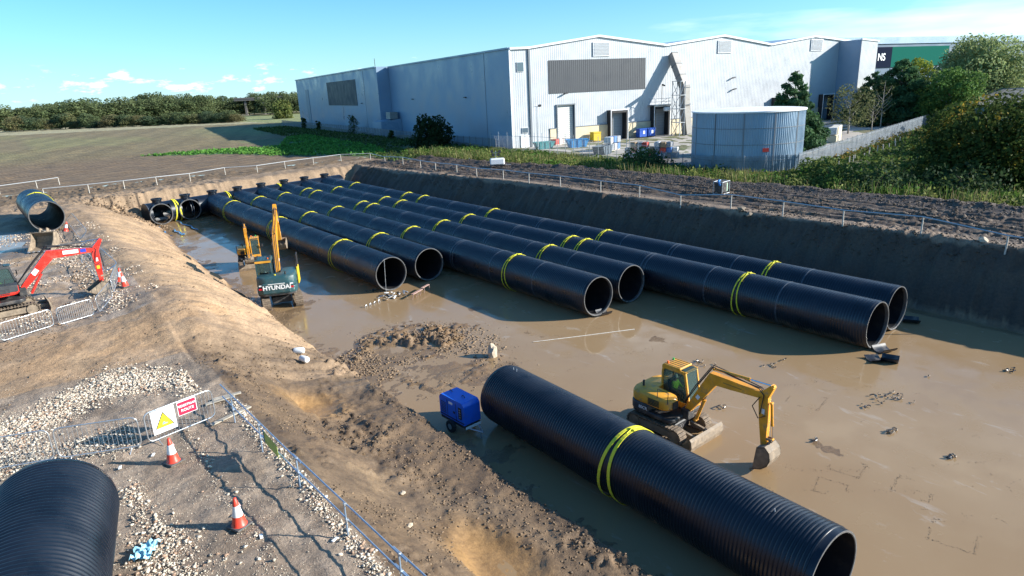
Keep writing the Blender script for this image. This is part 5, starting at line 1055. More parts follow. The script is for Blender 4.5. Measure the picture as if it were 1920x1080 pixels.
# drivers
def person(name, label, loc, rz, jacket):
    t = thing(name, label, 'person', loc, rz)
    def skin(nm, verts, edges, rad, m_, sub=1):
        me = bpy.data.meshes.new(nm); me.from_pydata(verts, edges, []); me.materials.append(m_); o = link(nm, me, t); md = o.modifiers.new('skin', 'SKIN')
        for i, r in enumerate(rad): me.skin_vertices[0].data[i].radius = (r, r) if not isinstance(r, tuple) else r
        me.skin_vertices[0].data[0].use_root = True; s_ = o.modifiers.new('s', 'SUBSURF'); s_.levels = s_.render_levels = sub; return o
    V = [(0, 0, .55), (0, 0, .78), (0, 0, 1.02), (.02, 0, 1.12), (.04, 0, 1.2), (.04, 0, 1.3)]; E = [(0, 1), (1, 2), (2, 3), (3, 4), (4, 5)]; Rr = [(.15, .12), (.15, .12), (.16, .1), .05, .085, .08]
    for s_ in (-1, 1):
        k = len(V); V += [(0, s_*.18, 1.0), (.12, s_*.24, .78), (.38, s_*.18, .74), (.46, s_*.17, .74), (.08, s_*.1, .5), (.45, s_*.13, .52), (.5, s_*.13, .12), (.62, s_*.13, .08)]
        E += [(2, k), (k, k+1), (k+1, k+2), (k+2, k+3), (0, k+4), (k+4, k+5), (k+5, k+6), (k+6, k+7)]; Rr += [.065, .05, .038, .035, .09, .07, .05, .05]
    skin('body', V, E, Rr, mat('work_trousers', (.03, .035, .05), .8) if False else M_SKIN)
    V = [(0, 0, .52), (0, 0, .78), (0, 0, 1.02), (.01, 0, 1.08)]; E = [(0, 1), (1, 2), (2, 3)]; Rr = [(.17, .14), (.17, .14), (.175, .115), .08]
    for s_ in (-1, 1): k = len(V); V += [(0, s_*.19, 1.0), (.12, s_*.25, .78), (.36, s_*.185, .74)]; E += [(2, k), (k, k+1), (k+1, k+2)]; Rr += [.08, .065, .05]
    skin('jacket', V, E, Rr, jacket)
    V = [(0, 0, .5)]; E = []; Rr = [(.16, .13)]
    for s_ in (-1, 1): k = len(V); V += [(.08, s_*.1, .5), (.45, s_*.13, .52), (.5, s_*.13, .14)]; E += [(0, k), (k, k+1), (k+1, k+2)]; Rr += [.1, .08, .065]
    skin('trousers', V, E, Rr, M_TROU)
    m = MB(); m.lathe([(.125, 1.27), (.105, 1.29), (.1, 1.35), (.07, 1.4), (0, 1.415)], (.03, 0, 0), n=14); m.build('hard_hat', M_WHITE, t, smooth=True); return t
M_SKIN = mat('skin', (.5, .3, .21), .6); M_TROU = mat('work_trousers', (.03, .035, .06), .8); M_HIV = mat('hi_vis_fabric', (.45, .75, .04), .7)
def in_cab(ex, s, label):
    M = Matrix.Translation(ex.location) @ Matrix.Rotation(ex.rotation_euler.z, 4, 'Z'); p = M @ Vector((-.2*s, .66*s, 1.06*s)); person('person', label, p, ex.rotation_euler.z, M_HIV)
in_cab(ey, 1.08, 'driver in hi-vis jacket seated in the yellow excavator beside the foreground pipe')
in_cab(er, 1, 'driver in hi-vis jacket seated in the red excavator cab')
in_cab(eh, 1.36, 'driver in hi-vis jacket seated in the dark teal excavator cab')

# ---------------------------------------------------------------- generator, light tower, pump
M_GB = mat('generator_blue', (.015, .12, .60), .35, noise=(2, .08), wear=(3, (.15, .17, .25), .3))
t = thing('towable_generator', 'bright blue generator on a two-wheel trailer beside the foreground pipe end', 'generator', (15.55, 25.15, .0), R_(-86))
m = MB(); m.prism(rounded([(-1.0, .62), (1.0, .62), (1.0, 1.6), (.85, 1.78), (-.85, 1.78), (-1.0, 1.6)], .06), -.5, .5); gbod = m.build('canopy', M_GB, t)
[MB().box((x, y, 1.15), (.02, .012, .95)).build('door_seam', M_INK, gbod) for x in (-.35, .35) for y in (-.505, .505)]
for k in range(7): MB().box((-.68, -.508, .86+k*.09), (.42, .014, .03)).build('vent_louvre', M_INK, gbod)
MB().box((0, -.508, .72), (1.9, .012, .05)).build('rub_strip', M_INK, gbod); MB().box((-.05, -.512, 1.52), (.3, .012, .12)).build('sticker', M_STK, gbod)
MB().box((.68, -.512, 1.2), (.24, .02, .6)).build('control_panel', M_INK, gbod); m = MB()
for k in range(4): m.box((.68, -.53, 1.0+k*.13), (.12, .012, .06))
m.build('socket', M_STEEL, gbod); MB().bbox((.2, -.52, 1.1), (.12, .04, .12), .02).build('door_latch', M_BLACK, gbod)
m = MB(); m.tube([(.25, 0, 1.77), (.28, 0, 1.88), (.42, 0, 1.88), (.45, 0, 1.77)], .02, 5); m.tube([(-.75, 0, 1.77), (-.72, 0, 1.86), (-.58, 0, 1.86), (-.55, 0, 1.77)], .02, 5); m.build('lifting_eye', M_BLACK, t)
MB().bbox((0, 0, .52), (2.0, .95, .18), .03).build('chassis', M_BLACK, t)
for y in (-.6, .6): w_ = MB().cyl((0, y-.09, .32), (0, y+.09, .32), .32, n=20).build('wheel', M_BLACK, t); MB().cyl((0, y-.1, .32), (0, y+.1, .32), .15, n=14).build('rim', M_STEEL, w_)
m = MB(); m.cyl((1.0, -.3, .45), (1.75, 0, .4), .04, n=6).cyl((1.0, .3, .45), (1.75, 0, .4), .04, n=6).cyl((1.6, 0, 0), (1.6, 0, .6), .035, n=6); m.build('drawbar', M_STEEL, t); MB().box((1.04, 0, .5), (.03, .95, .12)).build('light_board', M_WHITE, t)
p = at(933, 314); t = thing('lighting_tower', 'white lighting tower unit with black lamp heads beside the haul track', 'lighting tower', p, R_(-35))
MB().bbox((0, 0, .95), (2.3, 1.3, 1.0), .15).build('canopy', mat('glossy_white', (.8, .8, .8), .3), t); MB().bbox((0, 0, .38), (2.4, 1.3, .16), .03).build('chassis', M_BLACK, t)
for y in (-.7, .7): w_ = MB().cyl((0, y-.1, .3), (0, y+.1, .3), .3, n=16).build('wheel', M_BLACK, t)
MB().cyl((-.2, 0, 1.4), (-.2, 0, 2.6), .06, n=8).cyl((-.8, 0, 2.3), (.4, 0, 2.3), .04, n=6).build('mast', M_STEEL, t)
for x, z in ((-.8, 2.55), (-.6, 2.0), (.2, 2.0), (.4, 2.5)): MB().cyl((x, -.2, z), (x, .14, z-.05), .24, .16, n=12).build('lamp_head', M_LAMP, t)
m = MB(); m.cyl((1.1, 0, .4), (2.2, 0, .35), .04, n=6); m.build('drawbar', M_STEEL, t)
p = at(1352, 364); t = thing('pump_unit', 'pump in an open silver frame with blue hose beside the haul track', 'pump', p, R_(8)); m = MB()
for x in (-.8, .8):
    for y in (-.5, .5): m.cyl((x, y, 0), (x, y, 1.35), .035, n=6)
for z in (.1, 1.35):
    for y in (-.5, .5): m.cyl((-.8, y, z), (.8, y, z), .035, n=6)
    for x in (-.8, .8): m.cyl((x, -.5, z), (x, .5, z), .035, n=6)
m.build('frame', M_STEEL, t); MB().bbox((-.15, 0, .75), (1.1, .85, 1.0), .05).build('engine_housing', M_DARKM, t); MB().bbox((.5, -.1, .7), (.3, .6, .9), .05).build('control_box', mat('pale_green_panel', (.35, .5, .38), .5), t)
m = MB(); m.tube([(-.9, -.3, 1.0), (-.7, 0, 1.5), (-.3, .1, 1.45), (-.1, .2, 1.3)], .1, 8); m.build('blue_hose', mat('blue_hose', (.02, .2, .55), .5), t, smooth=True)

# ---------------------------------------------------------------- pedestrian barriers, rails, signs and cones
M_GALV = mat('galvanised_barrier', (.50, .53, .56), .35, metal=.75, noise=(6, .1), wear=(5, (.35, .33, .3), .3))
def barrier_meshes():
    W, H, z0, r = 2.2, .92, .14, .13; P = rounded([(-W/2, z0), (W/2, z0), (W/2, z0+H), (-W/2, z0+H)], .2, 5); f_ = MB().tube([(x, 0, z) for x, z in P], .021, 6, closed=True).mesh('frame', M_GALV, True)
    b_ = MB().cyl((0, 0, z0), (0, 0, z0+H), .0085, n=5).mesh('bar', M_GALV); q = MB().tube([(0, -.28, .01), (0, -.05, .09), (0, 0, z0), (0, .05, .09), (0, .28, .01)], .017, 5).mesh('foot', M_GALV); return f_, b_, q
BF, BB, BQ = barrier_meshes()
def barrier(a, b, label, group, zs=1.0):
    a, b = Vector(a), Vector(b); c = (a+b)/2; d = b-a; s_ = d.length/2.25; t = thing('pedestrian_barrier', label, 'barrier', c, math.atan2(d.y, d.x), group)
    t.rotation_euler = (0, -math.atan2(d.z, math.hypot(d.x, d.y)), math.atan2(d.y, d.x))
    link('frame', BF, t, scale=(s_, 1, zs))
    for i in range(17): link('bar', BB, t, ((-.98+i*.1225)*s_, 0, 0), scale=(1, 1, zs))
    for x in (-.8, .8): link('foot', BQ, t, (x*s_, 0, 0))
    return t
G1_ = [at(160, 859), at(278, 838), at(408, 786)]; GF = 'silver barriers round the gravel'
def gp(p): p = Vector(p); p.z = gzd(p.x, p.y)+.02; return p
fa = gp(at(-118, 906)); fb = gp(at(-2, 886)); fc = gp(at(108, 870)); fd = gp(at(270, 842)); fe = gp(at(280, 839)); ff_ = gp(at(407, 786))
barrier(fe, ff_, 'silver pedestrian barrier carrying the two safety signs', GF, 1.25); barrier(gp(at(112, 868)), fd, 'silver pedestrian barrier immediately left of the one with signs', GF, 1.25)
barrier(gp(at(-52, 896)), gp(at(108, 869)), 'silver pedestrian barrier partly hidden behind the corner pipe', GF, 1.25)
GRD = 'silver barriers round the red excavator'
bl = [((-110, 673), (-1, 645)), ((3, 644), (104, 613)), ((112, 612), (178, 589)), ((186, 586), (213, 560)), ((214, 556), (224, 527))]
for (a, b), w_ in zip(bl, ('outside the left edge beside the red excavator tracks', 'leftmost in view below the red excavator tracks', 'second in view, in front of the dozer blade', 'third in view, beside the red excavator bucket', 'rightmost, turned nearly end on next to two cones')):
    barrier(gp(at(*a)), gp(at(*b)), 'silver pedestrian barrier '+w_, GRD)
# collapsed barriers lying in the spoil behind the red machine
for k, (a, b) in enumerate((((148, 462), (196, 512)), ((122, 415), (150, 452)), ((150, 490), (188, 530)))):
    t = barrier(gp(at(*a)), gp(at(*b)), ('fallen silver barrier behind the red excavator arm', 'fallen silver barrier beside the short pipe mouth', 'bent silver barrier lying below the red arm')[k], 'fallen barriers in the rubble'); t.rotation_euler = (R_(-62+20*k), t.rotation_euler.y, t.rotation_euler.z)
# warning and route signs hung on the barrier
bd = (ff_-fe); bang = math.atan2(bd.y, bd.x); btl = math.atan2(bd.z, math.hypot(bd.x, bd.y)); bn = Vector((math.sin(bang), -math.cos(bang), 0))
def board(name, label, at_, w_, h_, m_, zc):
    c = fe.lerp(ff_, at_)+Vector((0, 0, zc))+bn*.035; t = thing(name, label, 'sign', c, bang); t.rotation_euler = (0, -btl, bang); MB().bbox((0, 0, 0), (w_, .012, h_), .004).build('board', m_, t); return t
t = board('warning_sign', 'white sign with yellow warning triangle hung on the silver barrier', .26, .86, .92, M_WHITE, .84)
MB().prism([(-.34, -.26), (.34, -.26), (0, .34)], -.008, -.014).build('black_triangle', M_INK, t); MB().prism([(-.29, -.232), (.29, -.232), (0, .28)], -.015, -.02).build('yellow_triangle', mat('sign_yellow', (.85, .70, .02), .5), t)
m = MB(); m.prism([(-.09, -.15), (.1, -.15), (.12, -.12), (.03, -.1), (.0, -.04), (-.05, -.06), (-.07, -.11)], -.021, -.025); m.build('pictogram', mat('print_grey_blue', (.2, .3, .4), .5), t)
t = board('route_sign', 'red sign reading PEDESTRIAN ROUTE beside the warning triangle', .605, .72, .56, M_WHITE, 1.02); MB().box((0, -.01, 0), (.67, .012, .51)).build('red_field', mat('sign_red', (.60, .01, .05), .5), t)
text('lettering', 'PEDESTRIAN', .13, M_WHITE, t, (0, -.018, .09), (math.pi/2, 0, 0), .002, .002); text('lettering', 'ROUTE', .15, M_WHITE, t, (0, -.018, -.09), (math.pi/2, 0, 0), .002, .002)
# tube handrail along the edge of the gravel
M_TUBE = mat('blue_grey_tube', (.30, .40, .52), .35, metal=.5, noise=(5, .1))
rp = [(5.0, 27.2, 1.15), (5.15, 25.0, .0), (5.25, 22.0, 0), (5.45, 18.9, 0), (5.6, 15.6, 0), (5.8, 12.8, 0), (6.0, 10.2, 0)]
t = thing('tube_handrail', 'blue-grey two-rail tube handrail along the edge of the gravel path', 'handrail', (5, 25, 4.2)); o = Vector((5, 25, 4.2))
base = [Vector((x, y, gz(x, y)))-o for x, y, _ in rp[1:]]
for b_ in base: MB().cyl(b_+Vector((0, 0, -.2)), b_+Vector((.02, .02, 1.12)), .026, n=8).build('upright', M_TUBE, t)
for hz_ in (1.08, .55):
    for i in range(0, len(base)-1, 2): MB().cyl(base[i]+Vector((.04, .35 if i else 1.6, hz_)), base[min(i+2, len(base)-1)]+Vector((.04, -.35, hz_)), .026, n=8).build('rail_tube', M_TUBE, t)
m = MB(); [m.bbox(b_+Vector((.03, 0, z)), (.09, .08, .1), .01) for b_ in base for z in (1.08, .55)]; m.build('clamp', M_STEEL, t)
b_ = (Vector((5.3, 21.7, 4.2)), Vector((5.38, 20.2, 4.2)))
t = thing('rail_banner', 'yellow-green banner with blue edge tied between the handrail tubes', 'banner', b_[0]+Vector((.0, 0, .78)), math.pi/2); MB().box((-.75, 0, 0), (1.4, .012, .46)).build('sheet', mat('banner_green', (.35, .42, .08), .6, noise=(6, .3)), t); MB().box((-.04, -.004, 0), (.16, .02, .48)).build('edge_board', mat('banner_blue', (.05, .3, .5), .5), t)
# timber planks at the corner
for k, (a, b) in enumerate((((396, 800), (470, 766)), ((440, 744), (385, 760)), ((452, 738), (400, 752)))):
    A, B = gp(at(*a)), gp(at(*b)); c = (A+B)/2; d = B-A; t = tag(MB().bbox((0, 0, 0), (d.length, .2, .05), .01).build('plank', mat('wet_timber', (.38, .33, .26), .7, noise=(4, .3)), None, c+Vector((0, 0, .06)), (0, -math.atan2(d.z, math.hypot(d.x, d.y)), math.atan2(d.y, d.x))), ('long timber plank poking out past the handrail corner', 'wet timber plank lying behind the signed barrier', 'upper wet timber plank behind the signed barrier')[k], 'plank', 'planks by the handrail corner')
M_CONE = mat('cone_orange_red', (.75, .06, .03), .45, noise=(5, .08)); M_CW = mat('cone_white_sleeve', (.8, .8, .78), .4); M_CB = mat('cone_base_black', (.09, .085, .08), .7)
def cone(loc, label, tilt=0):
    t = thing('traffic_cone', label, 'cone', loc, .4, 'red and white traffic cones'); t.rotation_euler = (tilt, tilt*.5, .4); s_ = 1.25
    m = MB(); m.lathe([(.19*s_, .04*s_), (.165*s_, .06*s_), (.12*s_, .30*s_)], n=20).build('lower_cone', M_CONE, t, smooth=True)
    m = MB(); m.lathe([(.122*s_, .29*s_), (.122*s_, .30*s_), (.075*s_, .55*s_), (.074*s_, .56*s_)], n=20).build('white_sleeve', M_CW, t, smooth=True)
    m = MB(); m.lathe([(.073*s_, .555*s_), (.035*s_, .75*s_), (.02*s_, .76*s_), (0, .76*s_)], n=20).build('tip', M_CONE, t, smooth=True)
    MB().bbox((0, 0, .025), (.44*s_, .44*s_, .05*s_), .02).build('base', M_CB, t); return t
for px, py, lb in ((326, 868, 'traffic cone in front of the signed barrier'), (450, 988, 'traffic cone nearest the camera on the gravel path')):
    p = gp(at(px, py)); c_ = cone(p, lb); 
    tag(MB().tube([(.03, 0, .78), (.1, .03, .72), (.13, -.03, .60)], .014, 5).build('tape_scrap', mat('barrier_tape', (.75, .4, .38), .5), c_))
for px, py, lb, tl in ((226, 531, 'traffic cone left of a pair beside the rightmost barrier', .12), (236, 540, 'traffic cone right of a pair beside the rightmost barrier', -.1), (123, 433, 'traffic cone standing by the short pipe mouth', .3)):
    cone(gp(at(px, py)), lb, tl)
# spare digging bucket on the upper ground
p = gp(at(85, 470)); t = thing('digging_bucket', 'large spare excavator bucket lying on muddy ground above the red machine', 'bucket', p, R_(60))
ol = [(-.9, .02), (-.2, .0), (.45, .12), (.8, .5), (.85, 1.0), (.6, 1.35), (.2, 1.45)]; il = [(.2, 1.38), (.55, 1.28), (.77, .98), (.72, .55), (.42, .2), (-.2, .07), (-.88, .07)]
m = MB(); m.prism(ol+il, -.85, .85); m.build('shell', M_MUDST, t)
for y in (-.9, .86): MB().prism([(-.9, .02), (-.2, 0), (.45, .12), (.8, .5), (.85, 1.0), (.6, 1.35), (.2, 1.45), (-.1, .8)], y, y+.05).build('side_plate', M_MUDST, t)
m = MB(); [m.prism([(-.88, .0), (-.88, .08), (-1.1, .03)], y-.06, y+.06) for y in np.linspace(-.75, .75, 5)]; m.build('tooth', M_STEEL, t)
m = MB(); [m.prism([(.3, 1.4), (.75, 1.25), (.8, 1.6), (.5, 1.75)], y, y+.06) for y in (-.3, .24)]; m.build('hanger_ear', M_MUDST, t)

# ---------------------------------------------------------------- smaller things lying about
M_OFF = mat('black_pipe_offcut', (.02, .023, .03), .35, wear=(2, (.35, .3, .24), .5))
def shell_piece(x, y, label, R=.5, L=.9, rz=0, arc=2.4, z=.02, tilt=0, m_=None):
    t = thing('pipe_offcut', label, 'pipe offcut', (x, y, z), rz, 'pipe offcuts lying in the pit'); m = MB()
    a0 = -math.pi/2-arc/2; m.lathe([(R, 0), (R, L), (R-.05, L), (R-.05, 0), (R, 0)], (0, -L/2, R-.02), n=14, axis='Y', a0=a0, a1=a0+arc)
    o = m.build('curved_shell', m_ or M_OFF, t, rot=(tilt, 0, 0), smooth=35); return t
q = at_z(1655, 655, 0); shell_piece(q.x-.3, q.y-.2, 'curved black offcut at the mouth of the nearest pipe row', .55, 1.0, 1.2, 2.2)
q = at_z(1668, 678, 0); shell_piece(q.x, q.y, 'curved black offcut furthest out from the nearest pipe row mouth', .42, .9, .3, 2.6)
q = at_z(1640, 676, 0); shell_piece(q.x, q.y, 'flat black offcut left of the other two by the nearest pipe row', .8, .8, .9, 1.3)
q = at_z(1132, 590, 0); shell_piece(q.x, q.y, 'black offcut lying at the mouth of the third pipe row', .5, .9, 1.4, 2.4)
q = at_z(1700, 608, 0); shell_piece(q.x+.6, q.y, 'black offcut in the shade by the rightmost pipe row mouth', .5, 1.0, .5, 2.2)
t = thing('metal_channel', 'pinkish steel channel standing on short legs before the second pipe row', 'steel channel', at_z(783, 556, 0), R_(28)); MB().box((0, 0, .42), (1.5, .22, .05)).box((1.45, .1, .46), (1.1, .2, .05)).build('beam', mat('primer_steel', (.42, .27, .22), .6), t)
m = MB(); [m.tube([(x, 0, .42), (x+.02, -.02, .2), (x-.06, .02, 0)], .03, 5) for x in (-.7, -.1, .5, 1.1, 1.9)]; m.build('leg', mat('primer_steel_dark', (.3, .2, .17), .6), t)
for k in range(4): q = at_z(687+k*8, 576-k*3.2, 0); t = tag(MB().tube([(-.12, 0, 0), (-.1, 0, .14), (0, 0, .2), (.1, 0, .14), (.12, 0, 0)], .03, 6).build('clamp_ring', M_STEEL, None, q, (0, 0, .5)), 'half-ring clamp, %s of four in a line on the wet mud' % ('leftmost', 'second from left', 'third from left', 'rightmost')[k], 'clamp', 'half-ring clamps in a line')
# debris heap under the leftmost row
q = at_z(735, 555, 0); t = thing('debris_heap', 'heap of pale muddy offcuts and rags under the leftmost pipe mouth', 'debris', q)
for i in range(22): a = i*2.4; r = .18*math.sqrt(i)*1.1; MB().bbox((math.cos(a)*r*1.5, math.sin(a)*r, .08+.05*math.sin(i*3)), (.35+.2*math.sin(i), .16, .07), .02, rz=i*1.3, ry=.3*math.sin(i*2), rx=.2).build('scrap', [M_MUDST, M_STEEL, M_OFF, MW[2]][i % 4], t)
for k, (x0_, x1_) in enumerate(((724, 735),)):
    pass
tag(MB().cyl((23.75, 48.85, 0), (23.85, 48.8, 2.95), .02, n=5).build('prop_wire', M_STEEL), 'thin upright wire hanging in the mouth of the leftmost row', 'wire')
# white drums, boulder, scraps
for k, (px, py, rz) in enumerate(((561, 660, .9), (571, 678, .3))):
    q = gp(at(px, py)); t = thing('white_drum', ('upper white plastic drum lying at the foot of the bank', 'lower white plastic drum half sunk at the foot of the bank')[k], 'drum', q+Vector((0, 0, .12)), rz, 'white drums at the foot of the bank')
    MB().lathe([(0, -.3), (.15, -.3), (.18, -.25), (.18, -.1), (.19, 0), (.18, .1), (.18, .25), (.15, .3), (0, .3)], (0, 0, .05), n=16, axis='Y').build('drum_body', M_CW, t, smooth=True); MB().cyl((.06, .3, .1), (.06, .33, .1), .03, n=8).build('bung', M_BLACK, t)
def rockmesh(name, s_, m_, seed=0, sub=2):
    b = bmesh.new(); bmesh.ops.create_icosphere(b, subdivisions=sub, radius=1); r = random.Random(seed)
    for v in b.verts: v.co = Vector((v.co.x*s_[0], v.co.y*s_[1], v.co.z*s_[2]))*(.75+.5*r.random())
    me = bpy.data.meshes.new(name); b.to_mesh(me); b.free(); me.materials.append(m_); return me
import bmesh
M_ROCK = mat('pale_boulder', (.46, .38, .28), .85, noise=(3, .2), bump=(5, .6, .05))
q = at_z(925, 668, 0); tag(link('boulder', rockmesh('boulder', (.36, .3, .55), M_ROCK, 3, 2), None, (q.x, q.y, .3), (0, .2, .5)), 'pale pointed boulder standing in the muddy puddle', 'boulder')
for px, py, s_, lb in ((755, 925, .14, 'small pale stone on the muddy bench in the lower middle'), (768, 986, .13, 'small pale stone nearer the bottom on the muddy bench'), (1842, 458, .45, 'light rounded stone by the right-hand fence'), (1390, 402, .5, 'dark lump of spoil left of a fence post'), (1405, 403, .45, 'dark lump of spoil beside another at the fence')):
    q = gp(at(px, py)); tag(link('loose_stone', rockmesh('loose_stone', (s_, s_*.8, s_*.5), M_ROCK if 'pale' in lb or 'light' in lb else M_MUDST, int(px), 1), None, q+Vector((0, 0, s_*.2))), lb, 'stone')
# crumpled blue sheet and white scraps on the gravel
q = gp(at(275, 1036)); n = 12; vs = []
for i in range(n):
    for j in range(n): vs.append(((i-n/2)*.05+.03*math.sin(j*1.9), (j-n/2)*.07+.05*math.sin(i*1.3), .05+.05*math.sin(i*1.7+j)+.06*math.sin(j*2.3)))
m = MB(); m.add(vs, [(i*n+j, (i+1)*n+j, (i+1)*n+j+1, i*n+j+1) for i in range(n-1) for j in range(n-1) if not (i < 3 and j > 7)]); tag(m.build('plastic_sheet', mat('pale_blue_plastic', (.28, .55, .68), .4), None, q+Vector((0, 0, .05)), (0, 0, -.5)), 'crumpled pale blue plastic sheet on the gravel beside the corner pipe', 'plastic sheet')
for px, py, rz, lb in ((226, 881, 1.3, 'white wood scrap nearest the corner pipe'), (287, 853, 1.1, 'pale wood scrap left of the upper cone'), (490, 1008, 1.4, 'white scrap right of the nearest cone'), (628, 1013, .4, 'white scrap by the handrail at the lower edge')):
    q = gp(at(px, py)); tag(MB().bbox((0, 0, 0), (.22, .09, .03), .008).build('wood_scrap', M_WHITE, None, q+Vector((0, 0, .03)), (0, 0, rz)), lb, 'scrap', 'white scraps on the gravel')
# string line and cut lines on the pit floor
a, b = at_z(1000, 642, .0), at_z(1190, 618, 0); m = MB(); m.tube([(a.x, a.y, .03), ((a.x+b.x)/2, (a.y+b.y)/2, .02), (b.x, b.y, .03)], .03, 4); tag(m.build('string_line', M_POST), 'pale pole lying along the wet floor in front of the third row', 'pole')
for k, (pa, pb) in enumerate((((330, 415), (372, 432)), ((325, 432), (345, 441)), ((297, 428), (318, 444)))):
    A, B = at_z(*pa, 0), at_z(*pb, 0); vs = []; nn_ = 7
    for i in range(nn_):
        for j in range(4): p = A.lerp(B, i/(nn_-1)); vs.append((p.x+.25*math.sin(i*2.1+k), p.y+(j-1.5)*.35+.1*math.cos(i), .05+.1*abs(math.sin(i*1.7+j*2.2+k))))
    m = MB(); m.add(vs, [(i*4+j, (i+1)*4+j, (i+1)*4+j+1, i*4+j+1) for i in range(nn_-1) for j in range(3)]); tag(m.build('blue_sheeting', mat('torn_blue_sheet', (.08, .25, .45), .5, noise=(3, .4))), ('torn blue sheeting nearest the leftmost row by the header', 'torn blue sheeting in the middle before the header stubs', 'torn blue sheeting closest to the bank by the header stubs')[k], 'plastic sheeting', 'torn blue sheeting before the header')
q = Vector((16.7, 101.1, 0.1)); tag(MB().bbox((0, .8, .25), (1.9, .5, .5), .2).build('mesh_roll', mat('grey_mesh_roll', (.2, .2, .2), .7, noise=(8, .4)), None, q+Vector((0, 1.2, .25))), 'grey roll resting inside the left open stub of the header', 'roll')

# ---------------------------------------------------------------- stones and clods too many to count
def lumps(name, label, cat, pts, size, m_, cols=None, flat=.7, seed=0):
    n = len(pts); base = np.array([(1, 0, 0), (0, 1, 0), (-1, 0, 0), (0, -1, 0), (.3, .2, .9), (-.25, .15, -.8), (.55, .62, .5), (-.6, -.5, .55)], float)
    tri = np.array([(0, 6, 4), (6, 1, 4), (1, 2, 4), (2, 7, 4), (7, 3, 4), (3, 0, 4), (0, 1, 6), (2, 3, 7), (1, 0, 5), (2, 1, 5), (3, 2, 5), (0, 3, 5)])
    V = base[None]+rng.normal(size=(n, 8, 3))*.18; a = rng.random(n)*6.28; c, s_ = np.cos(a), np.sin(a); x = V[:, :, 0]*c[:, None]-V[:, :, 1]*s_[:, None]; y = V[:, :, 0]*s_[:, None]+V[:, :, 1]*c[:, None]
    sz = size[:, None]; V = np.stack([x*sz*rng.uniform(.7, 1.3, (n, 1)), y*sz, V[:, :, 2]*sz*flat], -1)+pts[:, None, :]; F = tri[None]+np.arange(n)[:, None, None]*8
    tag(link(name, np_mesh(name, V.reshape(-1, 3), F.reshape(-1, 3), m_, None if cols is None else np.repeat(cols, 8, 0))), label, cat, kind='stuff')
def vmat(name, rough, bump=(20, .3, .01)): return mat(name, (.5, .5, .5), rough, noise=(3, .12), vcol=True, bump=bump)
M_STONE = vmat('crushed_limestone', .85); M_CLOD = vmat('mud_clods', .75, (12, .5, .03))
def scatter_stones():
    n = 480000; x = rng.uniform(-9, 7.2, n); y = rng.uniform(6, 35.5, n)
    band = np.exp(-((y-31.5-1.2*np.sin(x*.8))/1.5)**2)*(x < 4.9)*(x > -9)*1.0
    band += .8*np.exp(-((y-27.0+.2*x)/1.0)**2)*(x < 2)
    band += .55*np.exp(-((x-5.6)/.3)**2)*(y < 27.5)+.6*np.exp(-((x-1.15)/.35)**2-((y-22)/1.2)**2)+.75*np.exp(-((x-1.3)/.75)**2-((y-19)/1.5)**2)+.5*np.exp(-((x-1.0)/1.2)**2-((y-16.5)/1.5)**2)
    band += .22*np.exp(-((x-3.5)/.3)**2)*(y < 26)
    f_ = fbm(x*.9, y*.9, 4, 301); k = rng.random(n) < np.clip(band*1.2*(f_+.3), 0, 1)*.62+.06*(f_ > .46)*(x < 5.8); k &= (x < 5.95+.6*(f_-.5))
    x, y = x[k], y[k]; n = len(x); z = terrain(x, y, True); dn = np.clip(band[k]*2, .0, 1); s_ = np.where(rng.random(n) < .14*dn, rng.uniform(.035, .075, n), rng.uniform(.011, .032, n)*(.6+.5*dn))
    c = np.where(rng.random((n, 1)) < .8, np.array((.60, .52, .41)), np.array((.38, .25, .17)))*(.6+.55*rng.random((n, 1))); lumps('gravel', 'pale crushed limestone scattered over the path and hardstanding', 'gravel', np.stack([x, y, z+s_*.35], 1), s_, M_STONE, c)
    n = 16000; x = rng.uniform(-6, 6.5, n); y = rng.uniform(42, 78, n); f_ = fbm(x*.5, y*.5, 3, 305); k = ((f_ > .52) & (rng.random(n) < .5)) | (np.exp(-((x-3.0-(60-y)*.05)/.8)**2) > rng.random(n)); x, y = x[k], y[k]; n = len(x); z = terrain(x, y, True); s_ = rng.uniform(.025, .085, n)
    c = np.where(rng.random((n, 1)) < .6, np.array((.56, .47, .37)), np.array((.3, .2, .13)))*(.6+.6*rng.random((n, 1))); lumps('rubble', 'pale rubble strewn around the red excavator', 'rubble', np.stack([x, y, z+s_*.3], 1), s_, M_STONE, c)
